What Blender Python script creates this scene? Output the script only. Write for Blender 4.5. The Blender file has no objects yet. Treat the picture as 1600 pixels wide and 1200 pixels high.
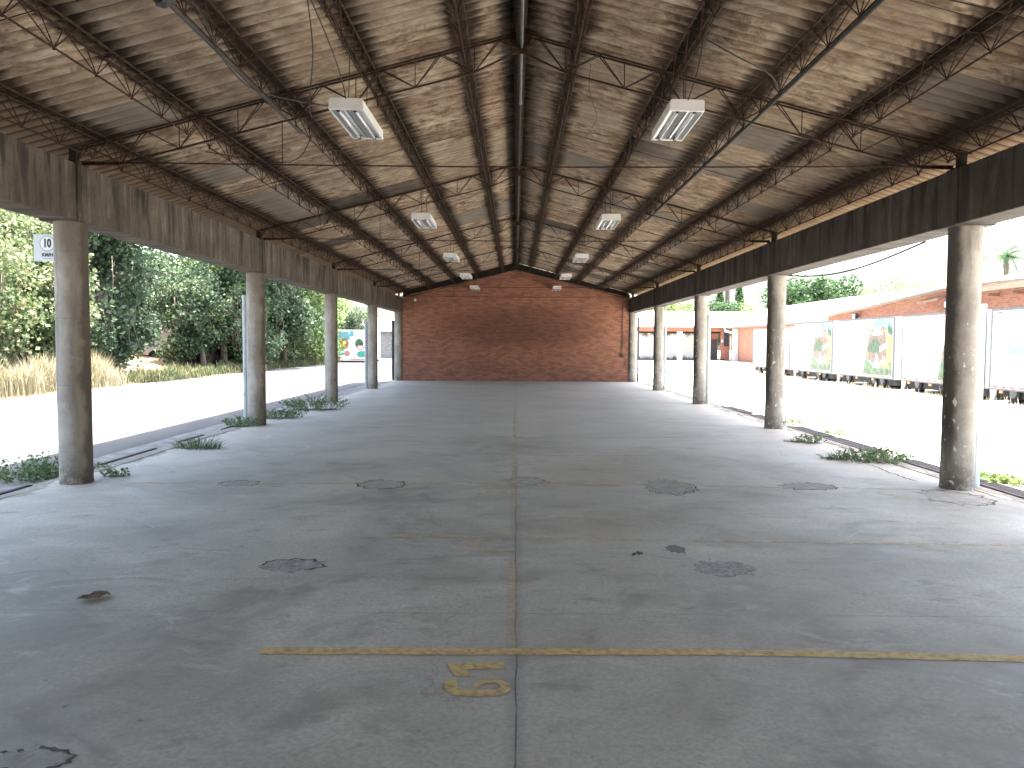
import bpy, math, random
from mathutils import Vector, Matrix
random.seed(7)
R = random.uniform
sc = bpy.context.scene
col = sc.collection
PI = math.pi

# ------------------------------------------------------------------ shader helpers
class G:
    def __init__(s, name):
        s.m = bpy.data.materials.new(name); s.m.use_nodes = True
        s.t = s.m.node_tree; s.t.nodes.clear()
        s.out = s.t.nodes.new('ShaderNodeOutputMaterial')
        s.tc = None
    def n(s, typ, **kw):
        nd = s.t.nodes.new(typ)
        for k, v in kw.items(): setattr(nd, k, v)
        return nd
    def put(s, sock, v):
        if v is None: return
        if isinstance(v, bpy.types.NodeSocket): s.t.links.new(v, sock)
        elif isinstance(v, (tuple, list)) and sock.type == 'RGBA' and len(v) == 3: sock.default_value = (*v, 1)
        else: sock.default_value = v
    def obj(s):
        if not s.tc: s.tc = s.n('ShaderNodeTexCoord')
        return s.tc.outputs['Object']
    def scale(s, x, y, z, v=None):
        m = s.n('ShaderNodeMapping'); s.put(m.inputs['Vector'], v or s.obj()); m.inputs['Scale'].default_value = (x, y, z)
        return m.outputs[0]
    def sep(s, v=None):
        m = s.n('ShaderNodeSeparateXYZ'); s.put(m.inputs[0], v or s.obj()); return m.outputs
    def comb(s, x, y, z):
        m = s.n('ShaderNodeCombineXYZ')
        for i, v in enumerate((x, y, z)): s.put(m.inputs[i], v)
        return m.outputs[0]
    def noise(s, sc_, v=None, detail=4, rough=.55, dist=0):
        m = s.n('ShaderNodeTexNoise'); s.put(m.inputs['Vector'], v or s.obj())
        m.inputs['Scale'].default_value = sc_; m.inputs['Detail'].default_value = detail
        m.inputs['Roughness'].default_value = rough; m.inputs['Distortion'].default_value = dist
        return m.outputs['Fac']
    def vor(s, sc_, v=None, feature='F1', out='Distance'):
        m = s.n('ShaderNodeTexVoronoi', feature=feature); s.put(m.inputs['Vector'], v or s.obj()); m.inputs['Scale'].default_value = sc_
        return m.outputs[out]
    def white(s, v):
        m = s.n('ShaderNodeTexWhiteNoise', noise_dimensions='3D'); s.put(m.inputs['Vector'], v); return m.outputs['Value']
    def ma(s, op, a, b=None, c=None):
        m = s.n('ShaderNodeMath', operation=op); s.put(m.inputs[0], a)
        if b is not None: s.put(m.inputs[1], b)
        if c is not None: s.put(m.inputs[2], c)
        return m.outputs[0]
    def rng(s, v, a, b, c=0., d=1., smooth=True):
        m = s.n('ShaderNodeMapRange'); m.interpolation_type = 'SMOOTHSTEP' if smooth else 'LINEAR'
        for i, x in enumerate((v, a, b, c, d)): s.put(m.inputs[i], x)
        return m.outputs[0]
    def mix(s, f, a, b, mode='MIX'):
        m = s.n('ShaderNodeMix', data_type='RGBA', blend_type=mode)
        s.put(m.inputs[0], f); s.put(m.inputs[6], a); s.put(m.inputs[7], b)
        return m.outputs[2]
    def ramp(s, f, stops):
        m = s.n('ShaderNodeValToRGB'); s.put(m.inputs[0], f); e = m.color_ramp.elements
        while len(e) < len(stops): e.new(.5)
        for i, (p, c) in enumerate(stops): e[i].position = p; e[i].color = (*c, 1)
        return m.outputs[0]
    def island(s): return s.n('ShaderNodeNewGeometry').outputs['Random Per Island']
    def rand(s): return s.n('ShaderNodeObjectInfo').outputs['Random']
    def done(s, color, rough=.85, bump=None, bs=.3, bd=.01, metal=0, spec=.4, alpha=None, trans=0):
        p = s.n('ShaderNodeBsdfPrincipled')
        s.put(p.inputs['Base Color'], color); s.put(p.inputs['Roughness'], rough); p.inputs['Metallic'].default_value = metal
        p.inputs['Specular IOR Level'].default_value = spec
        if alpha is not None: s.put(p.inputs['Alpha'], alpha)
        if bump is not None:
            b = s.n('ShaderNodeBump'); b.inputs['Strength'].default_value = bs; b.inputs['Distance'].default_value = bd
            s.put(b.inputs['Height'], bump); s.put(p.inputs['Normal'], b.outputs[0])
        o = p.outputs[0]
        if trans:
            t = s.n('ShaderNodeBsdfTranslucent'); s.put(t.inputs[0], color); mx = s.n('ShaderNodeMixShader'); mx.inputs[0].default_value = trans
            s.t.links.new(o, mx.inputs[1]); s.t.links.new(t.outputs[0], mx.inputs[2]); o = mx.outputs[0]
        s.t.links.new(o, s.out.inputs[0])
        return s.m

def patchmat(name, lo, hi, rough_, top=.85):
    g = G(name); at = g.n('ShaderNodeAttribute'); at.attribute_name = 'edge'
    n = g.noise(9, detail=7, rough=.75); n2 = g.noise(30, detail=4, rough=.7); v = g.vor(38)
    c = g.ramp(n, [(.35, lo), (.65, hi)])
    c = g.mix(g.rng(v, .12, .35, rough_, 0), c, (.055, .05, .045))
    e = g.rng(g.ma('ADD', at.outputs['Fac'], g.ma('MULTIPLY', g.ma('SUBTRACT', n, .5), 1.3)), .15, .6)
    return g.done(c, .92, bump=g.ma('ADD', n2, v), bs=.3+.6*rough_, bd=.012, alpha=g.ma('MULTIPLY', e, top))
def plain(name, c, rough=.7, metal=0, var=.25, sc_=6, spec=.4):
    g = G(name); n = g.noise(sc_, detail=5)
    d = tuple(x*(1-var) for x in c); l = tuple(min(1, x*(1+var)) for x in c)
    return g.done(g.ramp(n, [(.3, d), (.7, l)]), rough, bump=n, bs=.08, metal=metal, spec=spec)

M = {}
# ---- corrugated fibre-cement roof, brown with mildew along every purlin
PURL = [0.62, 1.66, 2.6, 3.6, 4.62]
RX = .03
g = G('roof_sheet')
x, y, z = g.sep()
ax = g.ma('ABSOLUTE', g.ma('SUBTRACT', x, RX))
row = g.ma('ADD', g.ma('GREATER_THAN', ax, 1.70), g.ma('ADD', g.ma('GREATER_THAN', ax, 3.64), g.ma('MULTIPLY', g.ma('GREATER_THAN', x, 0), 5)))
cell = g.ma('FLOOR', g.ma('DIVIDE', y, .885))
rv = g.white(g.comb(row, cell, .37))
rv2 = g.white(g.comb(row, cell, 4.37))
st = g.noise(3.0, g.scale(.8, 2.6, 1), detail=8, rough=.72, dist=.5)
sb = g.noise(.9, g.scale(1, 1.6, 1), detail=3)
sf = g.noise(14, g.scale(.6, 2.5, 1), detail=6, rough=.7)
base = g.ramp(st, [(.33, (.055, .034, .021)), (.43, (.20, .135, .085)), (.53, (.37, .285, .20)), (.68, (.58, .49, .365))])
base = g.mix(g.rng(sf, .42, .72, 0, .65), base, (.60, .50, .375))
base = g.mix(g.rng(g.noise(2.4, g.scale(.9, 1.5, 1), detail=7, rough=.72, dist=.8), .50, .64, 0, .72), base, (.115, .07, .042))
base = g.mix(g.rng(g.noise(5.0, g.scale(.5, 2.2, 1), detail=5, rough=.6), .62, .72, 0, .32), base, (.56, .50, .41))
base = g.mix(g.rng(sb, .38, .62, 0, .45), base, (.19, .115, .075), 'MIX')
base = g.mix(g.rng(rv2, .2, 1, 0, .5), base, (.36, .29, .215))
grey = g.ramp(g.noise(5, g.scale(.3, 2, 1), detail=5), [(.3, (.15, .13, .108)), (.7, (.24, .215, .18))])
base = g.mix(g.ma('MULTIPLY', g.ma('GREATER_THAN', rv, .88), .85), base, grey)
dark = g.ma('LESS_THAN', rv, .035)
base = g.mix(g.ma('MULTIPLY', dark, .75), base, (.05, .05, .048))
# valley grime; past the beams, corrugation shading painted in as well
ph = g.ma('COSINE', g.ma('MULTIPLY', y, 2*PI/.177))
base = g.mix(g.ma('MULTIPLY', g.rng(ph, -.2, 1), g.ma('ADD', .38, g.ma('MULTIPLY', g.ma('GREATER_THAN', ax, 4.7), .5))), base, (.085, .058, .04))
base = g.mix(g.rng(ax, 4.6, 4.85, 0, .78), base, g.mix(g.rng(ph, -.5, .8), (.15, .098, .055), (.035, .023, .015)))  # overhang darkened, shade bands of the corrugation put into the colour
# distance to nearest purlin
d = g.ma('ADD', ax, .05)
for p in PURL:
    d = g.ma('MINIMUM', d, g.ma('ABSOLUTE', g.ma('SUBTRACT', ax, p)))
wob = g.ma('ADD', g.ma('ADD', g.ma('MULTIPLY', g.noise(6, g.scale(.7, 3, 1), detail=6, rough=.7), .22), g.ma('MULTIPLY', g.ma('SUBTRACT', g.noise(.8, detail=3), .5), .35)), g.ma('MULTIPLY', g.ma('ADD', ph, .6), .028))
mold_and_eave = g.rng(g.ma('SUBTRACT', d, wob), -.07, .13, .93, 0)
right = g.rng(g.ma('MULTIPLY', x, 1), 3.9, 4.7, 0, .7)  # right slope only: darker towards the eave
mold_and_eave = g.ma('MAXIMUM', mold_and_eave, g.ma('MULTIPLY', right, g.rng(g.ma('SUBTRACT', 4.75, x), -.05, .05, 0, 1)))
base = g.mix(mold_and_eave, base, (.028, .019, .013))
# side-lap seams
fr = g.ma('ABSOLUTE', g.ma('SUBTRACT', g.ma('FRACT', g.ma('DIVIDE', y, .885)), .5))
seam = g.ma('MULTIPLY', g.rng(fr, .478, .495), g.rng(rv2, .15, .4, .35, 1))
base = g.mix(seam, base, (.035, .024, .016))
M['roof'] = g.done(base, .93, bump=g.ma('ADD', g.ma('MULTIPLY', st, .5), sf), bs=.35, bd=.012, spec=.15)

# ---- rusty steel
g = G('rusty_steel'); n = g.noise(18, detail=6)
M['rust'] = g.done(g.ramp(n, [(.3, (.016, .009, .006)), (.55, (.046, .025, .016)), (.75, (.09, .05, .032))]), .85, bump=n, bs=.3, spec=.25)
# ---- concrete floor
g = G('floor_concrete'); x, y, z = g.sep()
big = g.noise(.42, g.scale(1, 1.1, 1), detail=6, rough=.6, dist=.8)
mid = g.noise(1.9, g.scale(.9, 1.2, 1), detail=8, rough=.66, dist=.8)
fine = g.noise(38, detail=4, rough=.7); sp = g.noise(9, detail=6, rough=.75)
c = g.ramp(big, [(.38, (0.209, 0.198, 0.161)), (.5, (0.367, 0.355, 0.295)), (.62, (0.530, 0.517, 0.435))])
c = g.mix(g.rng(mid, .40, .62, .0, .7), c, (0.439, 0.432, 0.364))
c = g.mix(g.rng(g.noise(1.05, g.scale(.9, 1.15, 1), detail=6, rough=.62, dist=1.0), .54, .68, 0, .6), c, (0.153, 0.146, 0.115))
c = g.mix(g.rng(g.noise(.5, g.comb(y, x, 3.0), detail=3), .52, .68, 0, .5), c, (0.306, 0.262, 0.189))
c = g.mix(g.rng(sp, .56, .70, 0, .45), c, (0.143, 0.130, 0.113))
c = g.mix(g.rng(sp, .42, .30, 0, .35), c, (0.530, 0.510, 0.454))
c = g.mix(g.rng(g.noise(3.4, g.scale(.8, 1.3, 1), detail=7, rough=.72), .55, .68, 0, .55), c, (0.189, 0.180, 0.144))
c = g.mix(g.rng(g.noise(2.2, g.scale(.8, 1.4, 1), detail=6, rough=.65, dist=.9), .57, .66, 0, .45), c, (0.551, 0.540, 0.463))
c = g.mix(g.rng(fine, .38, .62, 0, .4), c, (0.204, 0.195, 0.170))
# dark spots and pits
for vs, r0, r1, dk in ((2.3, .02, .05, .8), (4.1, .03, .06, .7), (9.0, .04, .09, .6), (19.0, .05, .12, .5)):
    wv = g.n('ShaderNodeVectorMath', operation='ADD'); g.put(wv.inputs[0], g.obj()); nn_ = g.ma('MULTIPLY', g.noise(vs*3, detail=3), .5/vs); g.put(wv.inputs[1], g.comb(nn_, nn_, 0.))
    v = g.vor(vs, wv.outputs[0]); c = g.mix(g.ma('MULTIPLY', g.rng(v, r0, r1, dk, 0), g.rng(g.noise(vs*.35, detail=2), .42, .58)), c, (0.066, 0.056, 0.045))
rs_ = g.noise(1.5, g.comb(y, x, 8.), detail=5, rough=.6, dist=.5); c = g.mix(g.rng(rs_, .66, .74, 0, .5), c, (0.173, 0.115, 0.080))
# fine branching cracks in places
cw = g.n('ShaderNodeVectorMath', operation='ADD'); g.put(cw.inputs[0], g.obj()); q_ = g.ma('MULTIPLY', g.noise(2.5, detail=6, rough=.7), .55); g.put(cw.inputs[1], g.comb(q_, g.ma('MULTIPLY', q_, -1.), 0.))
ce = g.vor(.55, cw.outputs[0], 'DISTANCE_TO_EDGE')
c = g.mix(g.ma('MULTIPLY', g.rng(ce, .001, .0045, .32, 0), g.rng(g.noise(.5, g.comb(y, 3., x), detail=2), .52, .60)), c, (0.061, 0.055, 0.047))
v = g.vor(7.0); c = g.mix(g.ma('MULTIPLY', g.rng(v, .03, .09, .55, 0), g.rng(g.noise(.6), .5, .6)), c, (0.082, 0.075, 0.066))
# white wandering chalk lines towards the left
w = g.ma('ABSOLUTE', g.ma('SUBTRACT', g.noise(.42, g.scale(1, .9, 1), detail=2.5, dist=1.0), .5))
ch = g.ma('MULTIPLY', g.rng(w, .0, .006, .75, 0), g.ma('MULTIPLY', g.rng(g.ma('ABSOLUTE', x), 2.2, 3.4), g.rng(mid, .42, .6)))
c = g.mix(ch, c, (0.561, 0.570, 0.539))
# transverse hairline joints every 2.45 m
jy = g.ma('ABSOLUTE', g.ma('SUBTRACT', g.ma('FRACT', g.ma('DIVIDE', g.ma('ADD', y, g.ma('MULTIPLY', g.noise(1.5), .03)), 3.0)), .5))
# central joint, wandering slightly
wx = g.ma('ADD', g.ma('SUBTRACT', x, .012), g.ma('MULTIPLY', g.ma('SUBTRACT', g.noise(2.2, g.comb(0., y, 0.), detail=6), .5), .035))
jc = g.ma('MULTIPLY', g.rng(g.ma('ABSOLUTE', wx), .002, .0052, .9, 0), g.rng(g.noise(5, g.comb(0., y, 0.), detail=4), .3, .5, .45, 1))
c = g.mix(g.rng(g.ma('ABSOLUTE', wx), .0, .07, .35, 0), c, (0.122, 0.118, 0.109))
c = g.mix(jc, c, (0.031, 0.028, 0.025))
j2 = g.ma('MULTIPLY', g.rng(g.ma('ABSOLUTE', g.ma('SUBTRACT', jy, .0)), .0008, .003, .6, 0), g.rng(g.noise(1.1, detail=3), .4, .6))
c = g.mix(j2, c, (0.071, 0.065, 0.057))
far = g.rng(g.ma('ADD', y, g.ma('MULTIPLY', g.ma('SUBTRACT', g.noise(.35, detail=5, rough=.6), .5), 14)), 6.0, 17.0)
c = g.mix(g.ma('MULTIPLY', far, .62), c, g.mix(g.rng(mid, .35, .65), (0.479, 0.455, 0.397), (0.612, 0.585, 0.510)))  # far end painted paler: its extra brightness is put into the colour
c = g.mix(1.0, c, (1.0, .972, .965), 'MULTIPLY')
c = g.mix(.12, c, (.45, .43, .40))
rgh = g.rng(mid, .3, .7, .55, .8)
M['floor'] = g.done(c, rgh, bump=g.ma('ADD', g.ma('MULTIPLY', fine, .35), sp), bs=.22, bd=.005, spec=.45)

# ---- worn yellow paint (holes where the concrete shows)
def paint(name, c, lo, hi, top):
    g = G(name); n = g.noise(13, g.scale(.5, 1, 1), detail=8, rough=.75); n2 = g.noise(1.3, detail=3)
    f = g.ma('ADD', g.ma('MULTIPLY', n, .7), g.ma('MULTIPLY', n2, .3))
    at = g.n('ShaderNodeAttribute'); at.attribute_name = 'edge'
    e = g.rng(g.ma('ADD', at.outputs['Fac'], g.ma('MULTIPLY', g.ma('SUBTRACT', g.noise(22, detail=5, rough=.7), .5), 1.1)), .12, .55)
    return g.done(g.mix(g.rng(g.noise(25), .4, .7), c, tuple(v*.62 for v in c)), .75, alpha=g.ma('MULTIPLY', g.ma('MULTIPLY', g.rng(f, lo, hi), e), top))
M['paint'] = paint('yellow_paint', (.62, .45, .20), .26, .50, .88)
M['paint_faint'] = paint('faded_yellow_paint', (.74, .54, .30), .34, .70, .66)

# ---- rough cast concrete for columns and beams
def concrete(name, lo, hi, stain, vscale, streak):
    g = G(name); x, y, z = g.sep()
    va = g.n('ShaderNodeVectorMath', operation='ADD'); g.put(va.inputs[0], g.obj()); rr_ = g.ma('MULTIPLY', g.rand(), 23.0); g.put(va.inputs[1], g.comb(rr_, rr_, rr_)); g.ov = va.outputs[0]
    n = g.noise(2.6, g.ov, detail=7, rough=.65); f = g.noise(30, g.ov, detail=5, rough=.7); p = g.noise(8, g.ov, detail=6, rough=.8)
    c = g.ramp(n, [(.3, lo), (.7, hi)])
    c = g.mix(g.rng(g.noise(1, g.scale(*vscale, g.ov), detail=6, rough=.7), .48, .66, 0, streak), c, stain)
    c = g.mix(g.rng(p, .58, .75, 0, .45), c, stain)
    c = g.mix(g.rng(p, .40, .26, 0, .45), c, tuple(min(1, v*1.5) for v in hi))
    c = g.mix(g.rng(g.vor(9, g.ov), .03, .07, .6, 0), c, (.05, .045, .04))
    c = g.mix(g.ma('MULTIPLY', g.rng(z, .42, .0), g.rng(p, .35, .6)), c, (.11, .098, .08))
    return g, c, n, f
g, c, n, f = concrete('column_concrete', (.25, .235, .205), (.42, .40, .35), (.09, .075, .06), (5, 5, .5), .55)
x, y, z = g.sep()
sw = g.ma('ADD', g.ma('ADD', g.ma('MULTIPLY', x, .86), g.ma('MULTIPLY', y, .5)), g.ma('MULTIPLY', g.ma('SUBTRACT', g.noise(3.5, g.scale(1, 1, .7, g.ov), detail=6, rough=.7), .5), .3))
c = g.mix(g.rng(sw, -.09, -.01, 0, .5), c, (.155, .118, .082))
c = g.mix(g.rng(sw, .03, .12, 0, .75), c, (.055, .043, .034))  # inner side stained, with its shade painted in
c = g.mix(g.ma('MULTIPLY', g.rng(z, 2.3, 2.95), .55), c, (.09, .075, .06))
c = g.mix(g.rng(g.ma('ABSOLUTE', g.ma('SUBTRACT', g.ma('FRACT', g.ma('MULTIPLY', z, 1.35)), .5)), .0, .012, .35, 0), c, (.13, .11, .09))
M['column'] = g.done(c, .85, bump=g.ma('ADD', f, n), bs=.5, bd=.012, spec=.3)
g, c, n, f = concrete('column_concrete_soot_shade', (.22, .20, .17), (.40, .37, .32), (.085, .08, .075), (4, 4, .5), .5)
x, y, z = g.sep()
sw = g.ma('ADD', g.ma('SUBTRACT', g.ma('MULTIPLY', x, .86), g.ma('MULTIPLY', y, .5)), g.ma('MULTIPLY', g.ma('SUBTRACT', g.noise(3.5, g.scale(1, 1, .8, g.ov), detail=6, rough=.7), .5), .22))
c = g.mix(g.ma('MULTIPLY', g.rng(sw, -.09, .01, .85, 0), g.rng(z, .15, .7)), c, (.05, .047, .045))  # inner side: soot and shade both painted dark
chip = g.ma('MULTIPLY', g.rng(g.noise(17, g.scale(1, 1, .5, g.ov), detail=4), .63, .67), g.rng(z, 2.2, 1.6))
c = g.mix(chip, c, (.60, .59, .56))
M['column_r'] = g.done(c, .85, bump=g.ma('ADD', f, n), bs=.5, bd=.012, spec=.3)
def beam_mat(name, lo, hi, stain, s):
    g, c, n, f = concrete(name, lo, hi, stain, (1, 2.4, .13), s)
    x, y, z = g.sep()
    cell = g.white(g.comb(0., g.ma('FLOOR', g.ma('MULTIPLY', y, .82)), 1.))
    c = g.mix(g.rng(cell, 0, 1, 0, .4), c, stain)
    s2 = g.noise(1, g.scale(1, 5, .7), detail=6, rough=.65, dist=.4)
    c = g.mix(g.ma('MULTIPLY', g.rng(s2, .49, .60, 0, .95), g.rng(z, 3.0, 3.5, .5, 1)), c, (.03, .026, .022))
    c = g.mix(g.rng(s2, .45, .34, 0, .55), c, tuple(v*1.5 for v in hi))
    ln = g.ma('ABSOLUTE', g.ma('SUBTRACT', g.ma('FRACT', g.ma('MULTIPLY', z, 4.8)), .5))
    c = g.mix(g.ma('MULTIPLY', g.rng(ln, .0, .03, .5, 0), g.rng(n, .45, .6)), c, (.04, .035, .03))
    return g.done(c, .9, bump=g.ma('ADD', f, g.ma('MULTIPLY', n, 2)), bs=.5, bd=.012, spec=.25)
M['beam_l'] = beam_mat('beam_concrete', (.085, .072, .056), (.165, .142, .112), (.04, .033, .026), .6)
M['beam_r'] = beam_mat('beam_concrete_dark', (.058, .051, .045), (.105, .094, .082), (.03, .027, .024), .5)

# ---- bricks
def brick(name, c1, c2, mortar, bw, bh, dirt=.5, axis='x', band=None):
    g = G(name); x, y, z = g.sep()
    v = g.comb(x if axis == 'x' else y, z, 0.)
    b = g.n('ShaderNodeTexBrick'); g.put(b.inputs['Vector'], v)
    b.offset = .5; b.inputs['Scale'].default_value = 1; b.inputs['Brick Width'].default_value = bw; b.inputs['Row Height'].default_value = bh
    b.inputs['Mortar Size'].default_value = .006; b.inputs['Mortar Smooth'].default_value = .3; b.inputs['Bias'].default_value = -.2
    g.put(b.inputs['Color1'], c1); g.put(b.inputs['Color2'], c2); g.put(b.inputs['Mortar'], mortar)
    c = b.outputs['Color']
    n = g.noise(.8, detail=5, rough=.65); n2 = g.noise(6, g.scale(1, 1, 3), detail=5)
    c = g.mix(g.rng(n, .42, .70, 0, dirt*.7), c, (.075, .045, .034))
    c = g.mix(g.rng(n2, .45, .7, 0, .25), c, (.10, .06, .045))
    if band:
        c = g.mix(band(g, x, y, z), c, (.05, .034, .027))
    return g.done(c, .9, bump=g.ma('ADD', g.ma('MULTIPLY', b.outputs['Fac'], -1), g.ma('MULTIPLY', n2, .4)), bs=.5, bd=.01, spec=.2)
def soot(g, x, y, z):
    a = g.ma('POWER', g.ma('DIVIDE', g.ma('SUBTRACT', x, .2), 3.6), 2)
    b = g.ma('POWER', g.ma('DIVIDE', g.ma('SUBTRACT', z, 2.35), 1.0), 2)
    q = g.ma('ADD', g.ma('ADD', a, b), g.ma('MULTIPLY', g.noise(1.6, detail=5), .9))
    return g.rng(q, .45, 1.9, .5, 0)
M['brick'] = brick('shed_brick', (.36, .155, .095), (.18, .088, .062), (.18, .13, .10), .235, .07, .28, 'x', soot)
M['brick_y'] = brick('warehouse_brick', (.34, .155, .095), (.23, .10, .065), (.30, .22, .18), .27, .085, .15, 'y')
M['brick_far'] = brick('far_brick', (.32, .13, .09), (.22, .09, .06), (.22, .15, .12), .27, .085, .2, 'x')

M['black'] = plain('near_black', (.012, .010, .009), .9)  # flat near-black, also the painted dark of the gable gap
M['white_enamel'] = plain('white_enamel', (.80, .80, .77), .35, var=.05)
M['tube'] = plain('lamp_tube_glass', (.74, .75, .76), .2, var=.02, spec=.6)
M['reflector'] = plain('lamp_reflector', (.62, .63, .63), .3, metal=.55, var=.05)
M['steel'] = plain('galvanised_pipe', (.20, .21, .22), .6, metal=.3)
M['conduit'] = plain('dark_conduit', (.045, .046, .048), .75)
M['cable'] = plain('black_cable', (.02, .018, .016), .6)
M['box'] = plain('junction_box', (.035, .035, .034), .6)
M['pvc'] = plain('pale_pvc_pipe', (.42, .47, .47), .5, var=.15)
M['pvc_blue'] = plain('pale_blue_pvc_pipe', (.50, .62, .66), .5, var=.12)
M['grate'] = plain('iron_grate', (.13, .115, .11), .7, metal=.2)
M['gutter'] = plain('gutter_concrete', (.20, .20, .19), .9, sc_=5, var=.4)
M['void'] = plain('dark_joint', (.02, .018, .016), .95)  # near-black joint colour
M['bark'] = plain('bark', (.13, .10, .08), .95, sc_=9, var=.5)
M['twig'] = plain('dry_vine', (.34, .26, .19), .9, var=.4)
M['white_paint'] = plain('white_vehicle_paint', (.62, .62, .61), .4, var=.04)
M['chassis'] = plain('dark_chassis', (.03, .03, .032), .7)
M['tyre'] = plain('tyre_rubber', (.02, .02, .02), .9)
M['rim'] = plain('wheel_rim', (.10, .10, .10), .5, metal=.3)
M['glass'] = plain('window_glass', (.03, .04, .05), .1, var=.1, spec=.7)
M['trim'] = plain('trailer_trim', (.11, .115, .12), .5)
M['rust_dark'] = plain('dark_rust', (.022, .014, .010), .9)
M['red'] = plain('red_marker', (.55, .05, .05), .4)
M['amber'] = plain('amber_marker', (.75, .30, .08), .4)
M['sign'] = plain('sign_plate', (.62, .67, .70), .45, var=.03)
M['sign_white'] = plain('sign_white', (.85, .86, .86), .45, var=.02)
M['ink'] = plain('sign_ink', (.05, .07, .10), .5)
M['plaster'] = plain('white_plaster', (.27, .25, .225), .9, var=.1)
g = G('stained_plaster'); n = g.noise(1.4, g.scale(1, 1, .7), detail=7, rough=.7); _, _, z = g.sep()
k = g.ma('ADD', n, g.rng(g.ma('ABSOLUTE', g.ma('SUBTRACT', z, 1.5)), .7, 1.6, -.12, .22))
M['stained'] = g.done(g.ramp(k, [(.50, (.72, .71, .68)), (.60, (.42, .41, .38)), (.72, (.09, .10, .08))]), .9)
M['roof_white'] = plain('pale_roofing', (.5, .48, .45), .8, sc_=2, var=.12)
M['house_roof'] = plain('grey_roof', (.16, .155, .15), .9, var=.2)
M['rim_brown'] = plain('brown_parapet', (.13, .10, .08), .9)
M['concrete_light'] = plain('pale_concrete', (.48, .46, .43), .9, var=.15)
M['wood'] = plain('rafter_wood', (.20, .12, .08), .85)
M['door'] = plain('dark_door', (.035, .03, .03), .6)
M['aqua'] = plain('aqua_print', (.13, .33, .40), .4, sc_=2)
M['aqua_text'] = plain('pale_aqua_lettering', (.10, .42, .42), .4, var=.03)
M['brown_p'] = plain('brown_print', (.12, .080, .065), .4, sc_=5, var=.5)
M['green_p'] = plain('green_print', (.05, .11, .05), .4, sc_=4, var=.8)
M['dkgreen_p'] = plain('dark_green_print', (.02, .06, .025), .4, sc_=6, var=.8)
M['yellow_p'] = plain('yellow_print', (.26, .20, .06), .4, sc_=4, var=.5)
M['orange_p'] = plain('orange_print', (.30, .16, .07), .4, sc_=4, var=.3)
M['pink_p'] = plain('pink_print', (.45, .20, .21), .4, sc_=4, var=.3)
M['teal_p'] = plain('teal_print', (.05, .28, .22), .4, sc_=4, var=.3)
M['grey_p'] = plain('grey_print', (.20, .19, .20), .4, sc_=4, var=.2)
M['litter'] = plain('crumpled_leaf', (.14, .095, .07), .85, sc_=12, var=.5)
M['rough_patch'] = patchmat('rough_patch', (.22, .215, .19), (.44, .435, .40), .6)
M['patch'] = patchmat('mortar_patch', (.30, .29, .26), (.46, .45, .41), .1, .8)
M['patch_dark'] = patchmat('damp_patch', (.17, .165, .145), (.24, .235, .21), .1, .75)
M['dust'] = patchmat('dusty_edge', (.26, .24, .20), (.44, .41, .35), .25, .75)
M['soil'] = patchmat('loose_soil', (.07, .055, .04), (.17, .14, .105), .5, .9)
M['crack'] = patchmat('crack_dirt', (.05, .045, .04), (.10, .09, .08), .2, .85)

def leafmat(name, stops, trans=.35, rough=.55):
    g = G(name); i = g.island()
    n = g.noise(.7, detail=2)
    f = g.ma('ADD', g.ma('MULTIPLY', i, .65), g.ma('MULTIPLY', g.rng(n, .3, .7), .35))
    return g.done(g.ramp(f, stops), rough, spec=.35, trans=trans)
M['leaf'] = leafmat('ivy_leaves', [(.04, (.05, .035, .022)), (.08, (.03, .055, .032)), (.45, (.065, .11, .058)), (.8, (.13, .18, .10)), (.97, (.30, .32, .19))])
M['leaf_yel'] = leafmat('sunny_leaves', [(.04, (.14, .09, .05)), (.09, (.06, .085, .035)), (.4, (.12, .165, .07)), (.75, (.22, .25, .13)), (.97, (.36, .35, .22))])  # paler copy of the creeper leaves, sunlight put into the colour
M['leaf_mix'] = leafmat('mid_green_leaves', [(.05, (.035, .07, .03)), (.45, (.085, .15, .05)), (.8, (.16, .23, .085)), (.97, (.28, .32, .14))])
M['leaf_pale'] = leafmat('pale_leaves', [(.05, (.07, .12, .04)), (.5, (.16, .24, .08)), (.97, (.30, .36, .14))])
M['leaf_dark'] = leafmat('dark_leaves', [(.05, (.02, .05, .02)), (.5, (.05, .10, .04)), (.97, (.09, .16, .06))])
M['flower'] = leafmat('yellow_blossom', [(.05, (.12, .16, .03)), (.4, (.40, .34, .05)), (.97, (.65, .50, .08))])
M['weed'] = leafmat('weed_leaves', [(.05, (.06, .10, .04)), (.5, (.13, .21, .085)), (.9, (.22, .30, .14)), (1, (.42, .42, .38))], .3)
M['straw'] = leafmat('dry_grass', [(.05, (.10, .095, .05)), (.4, (.27, .24, .145)), (.75, (.42, .37, .25)), (.97, (.56, .50, .38))], .3, .8)
M['grassmix'] = leafmat('mixed_grass', [(.05, (.04, .065, .03)), (.5, (.10, .125, .055)), (.85, (.17, .15, .08)), (.97, (.28, .21, .12))], .3, .8)

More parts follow.
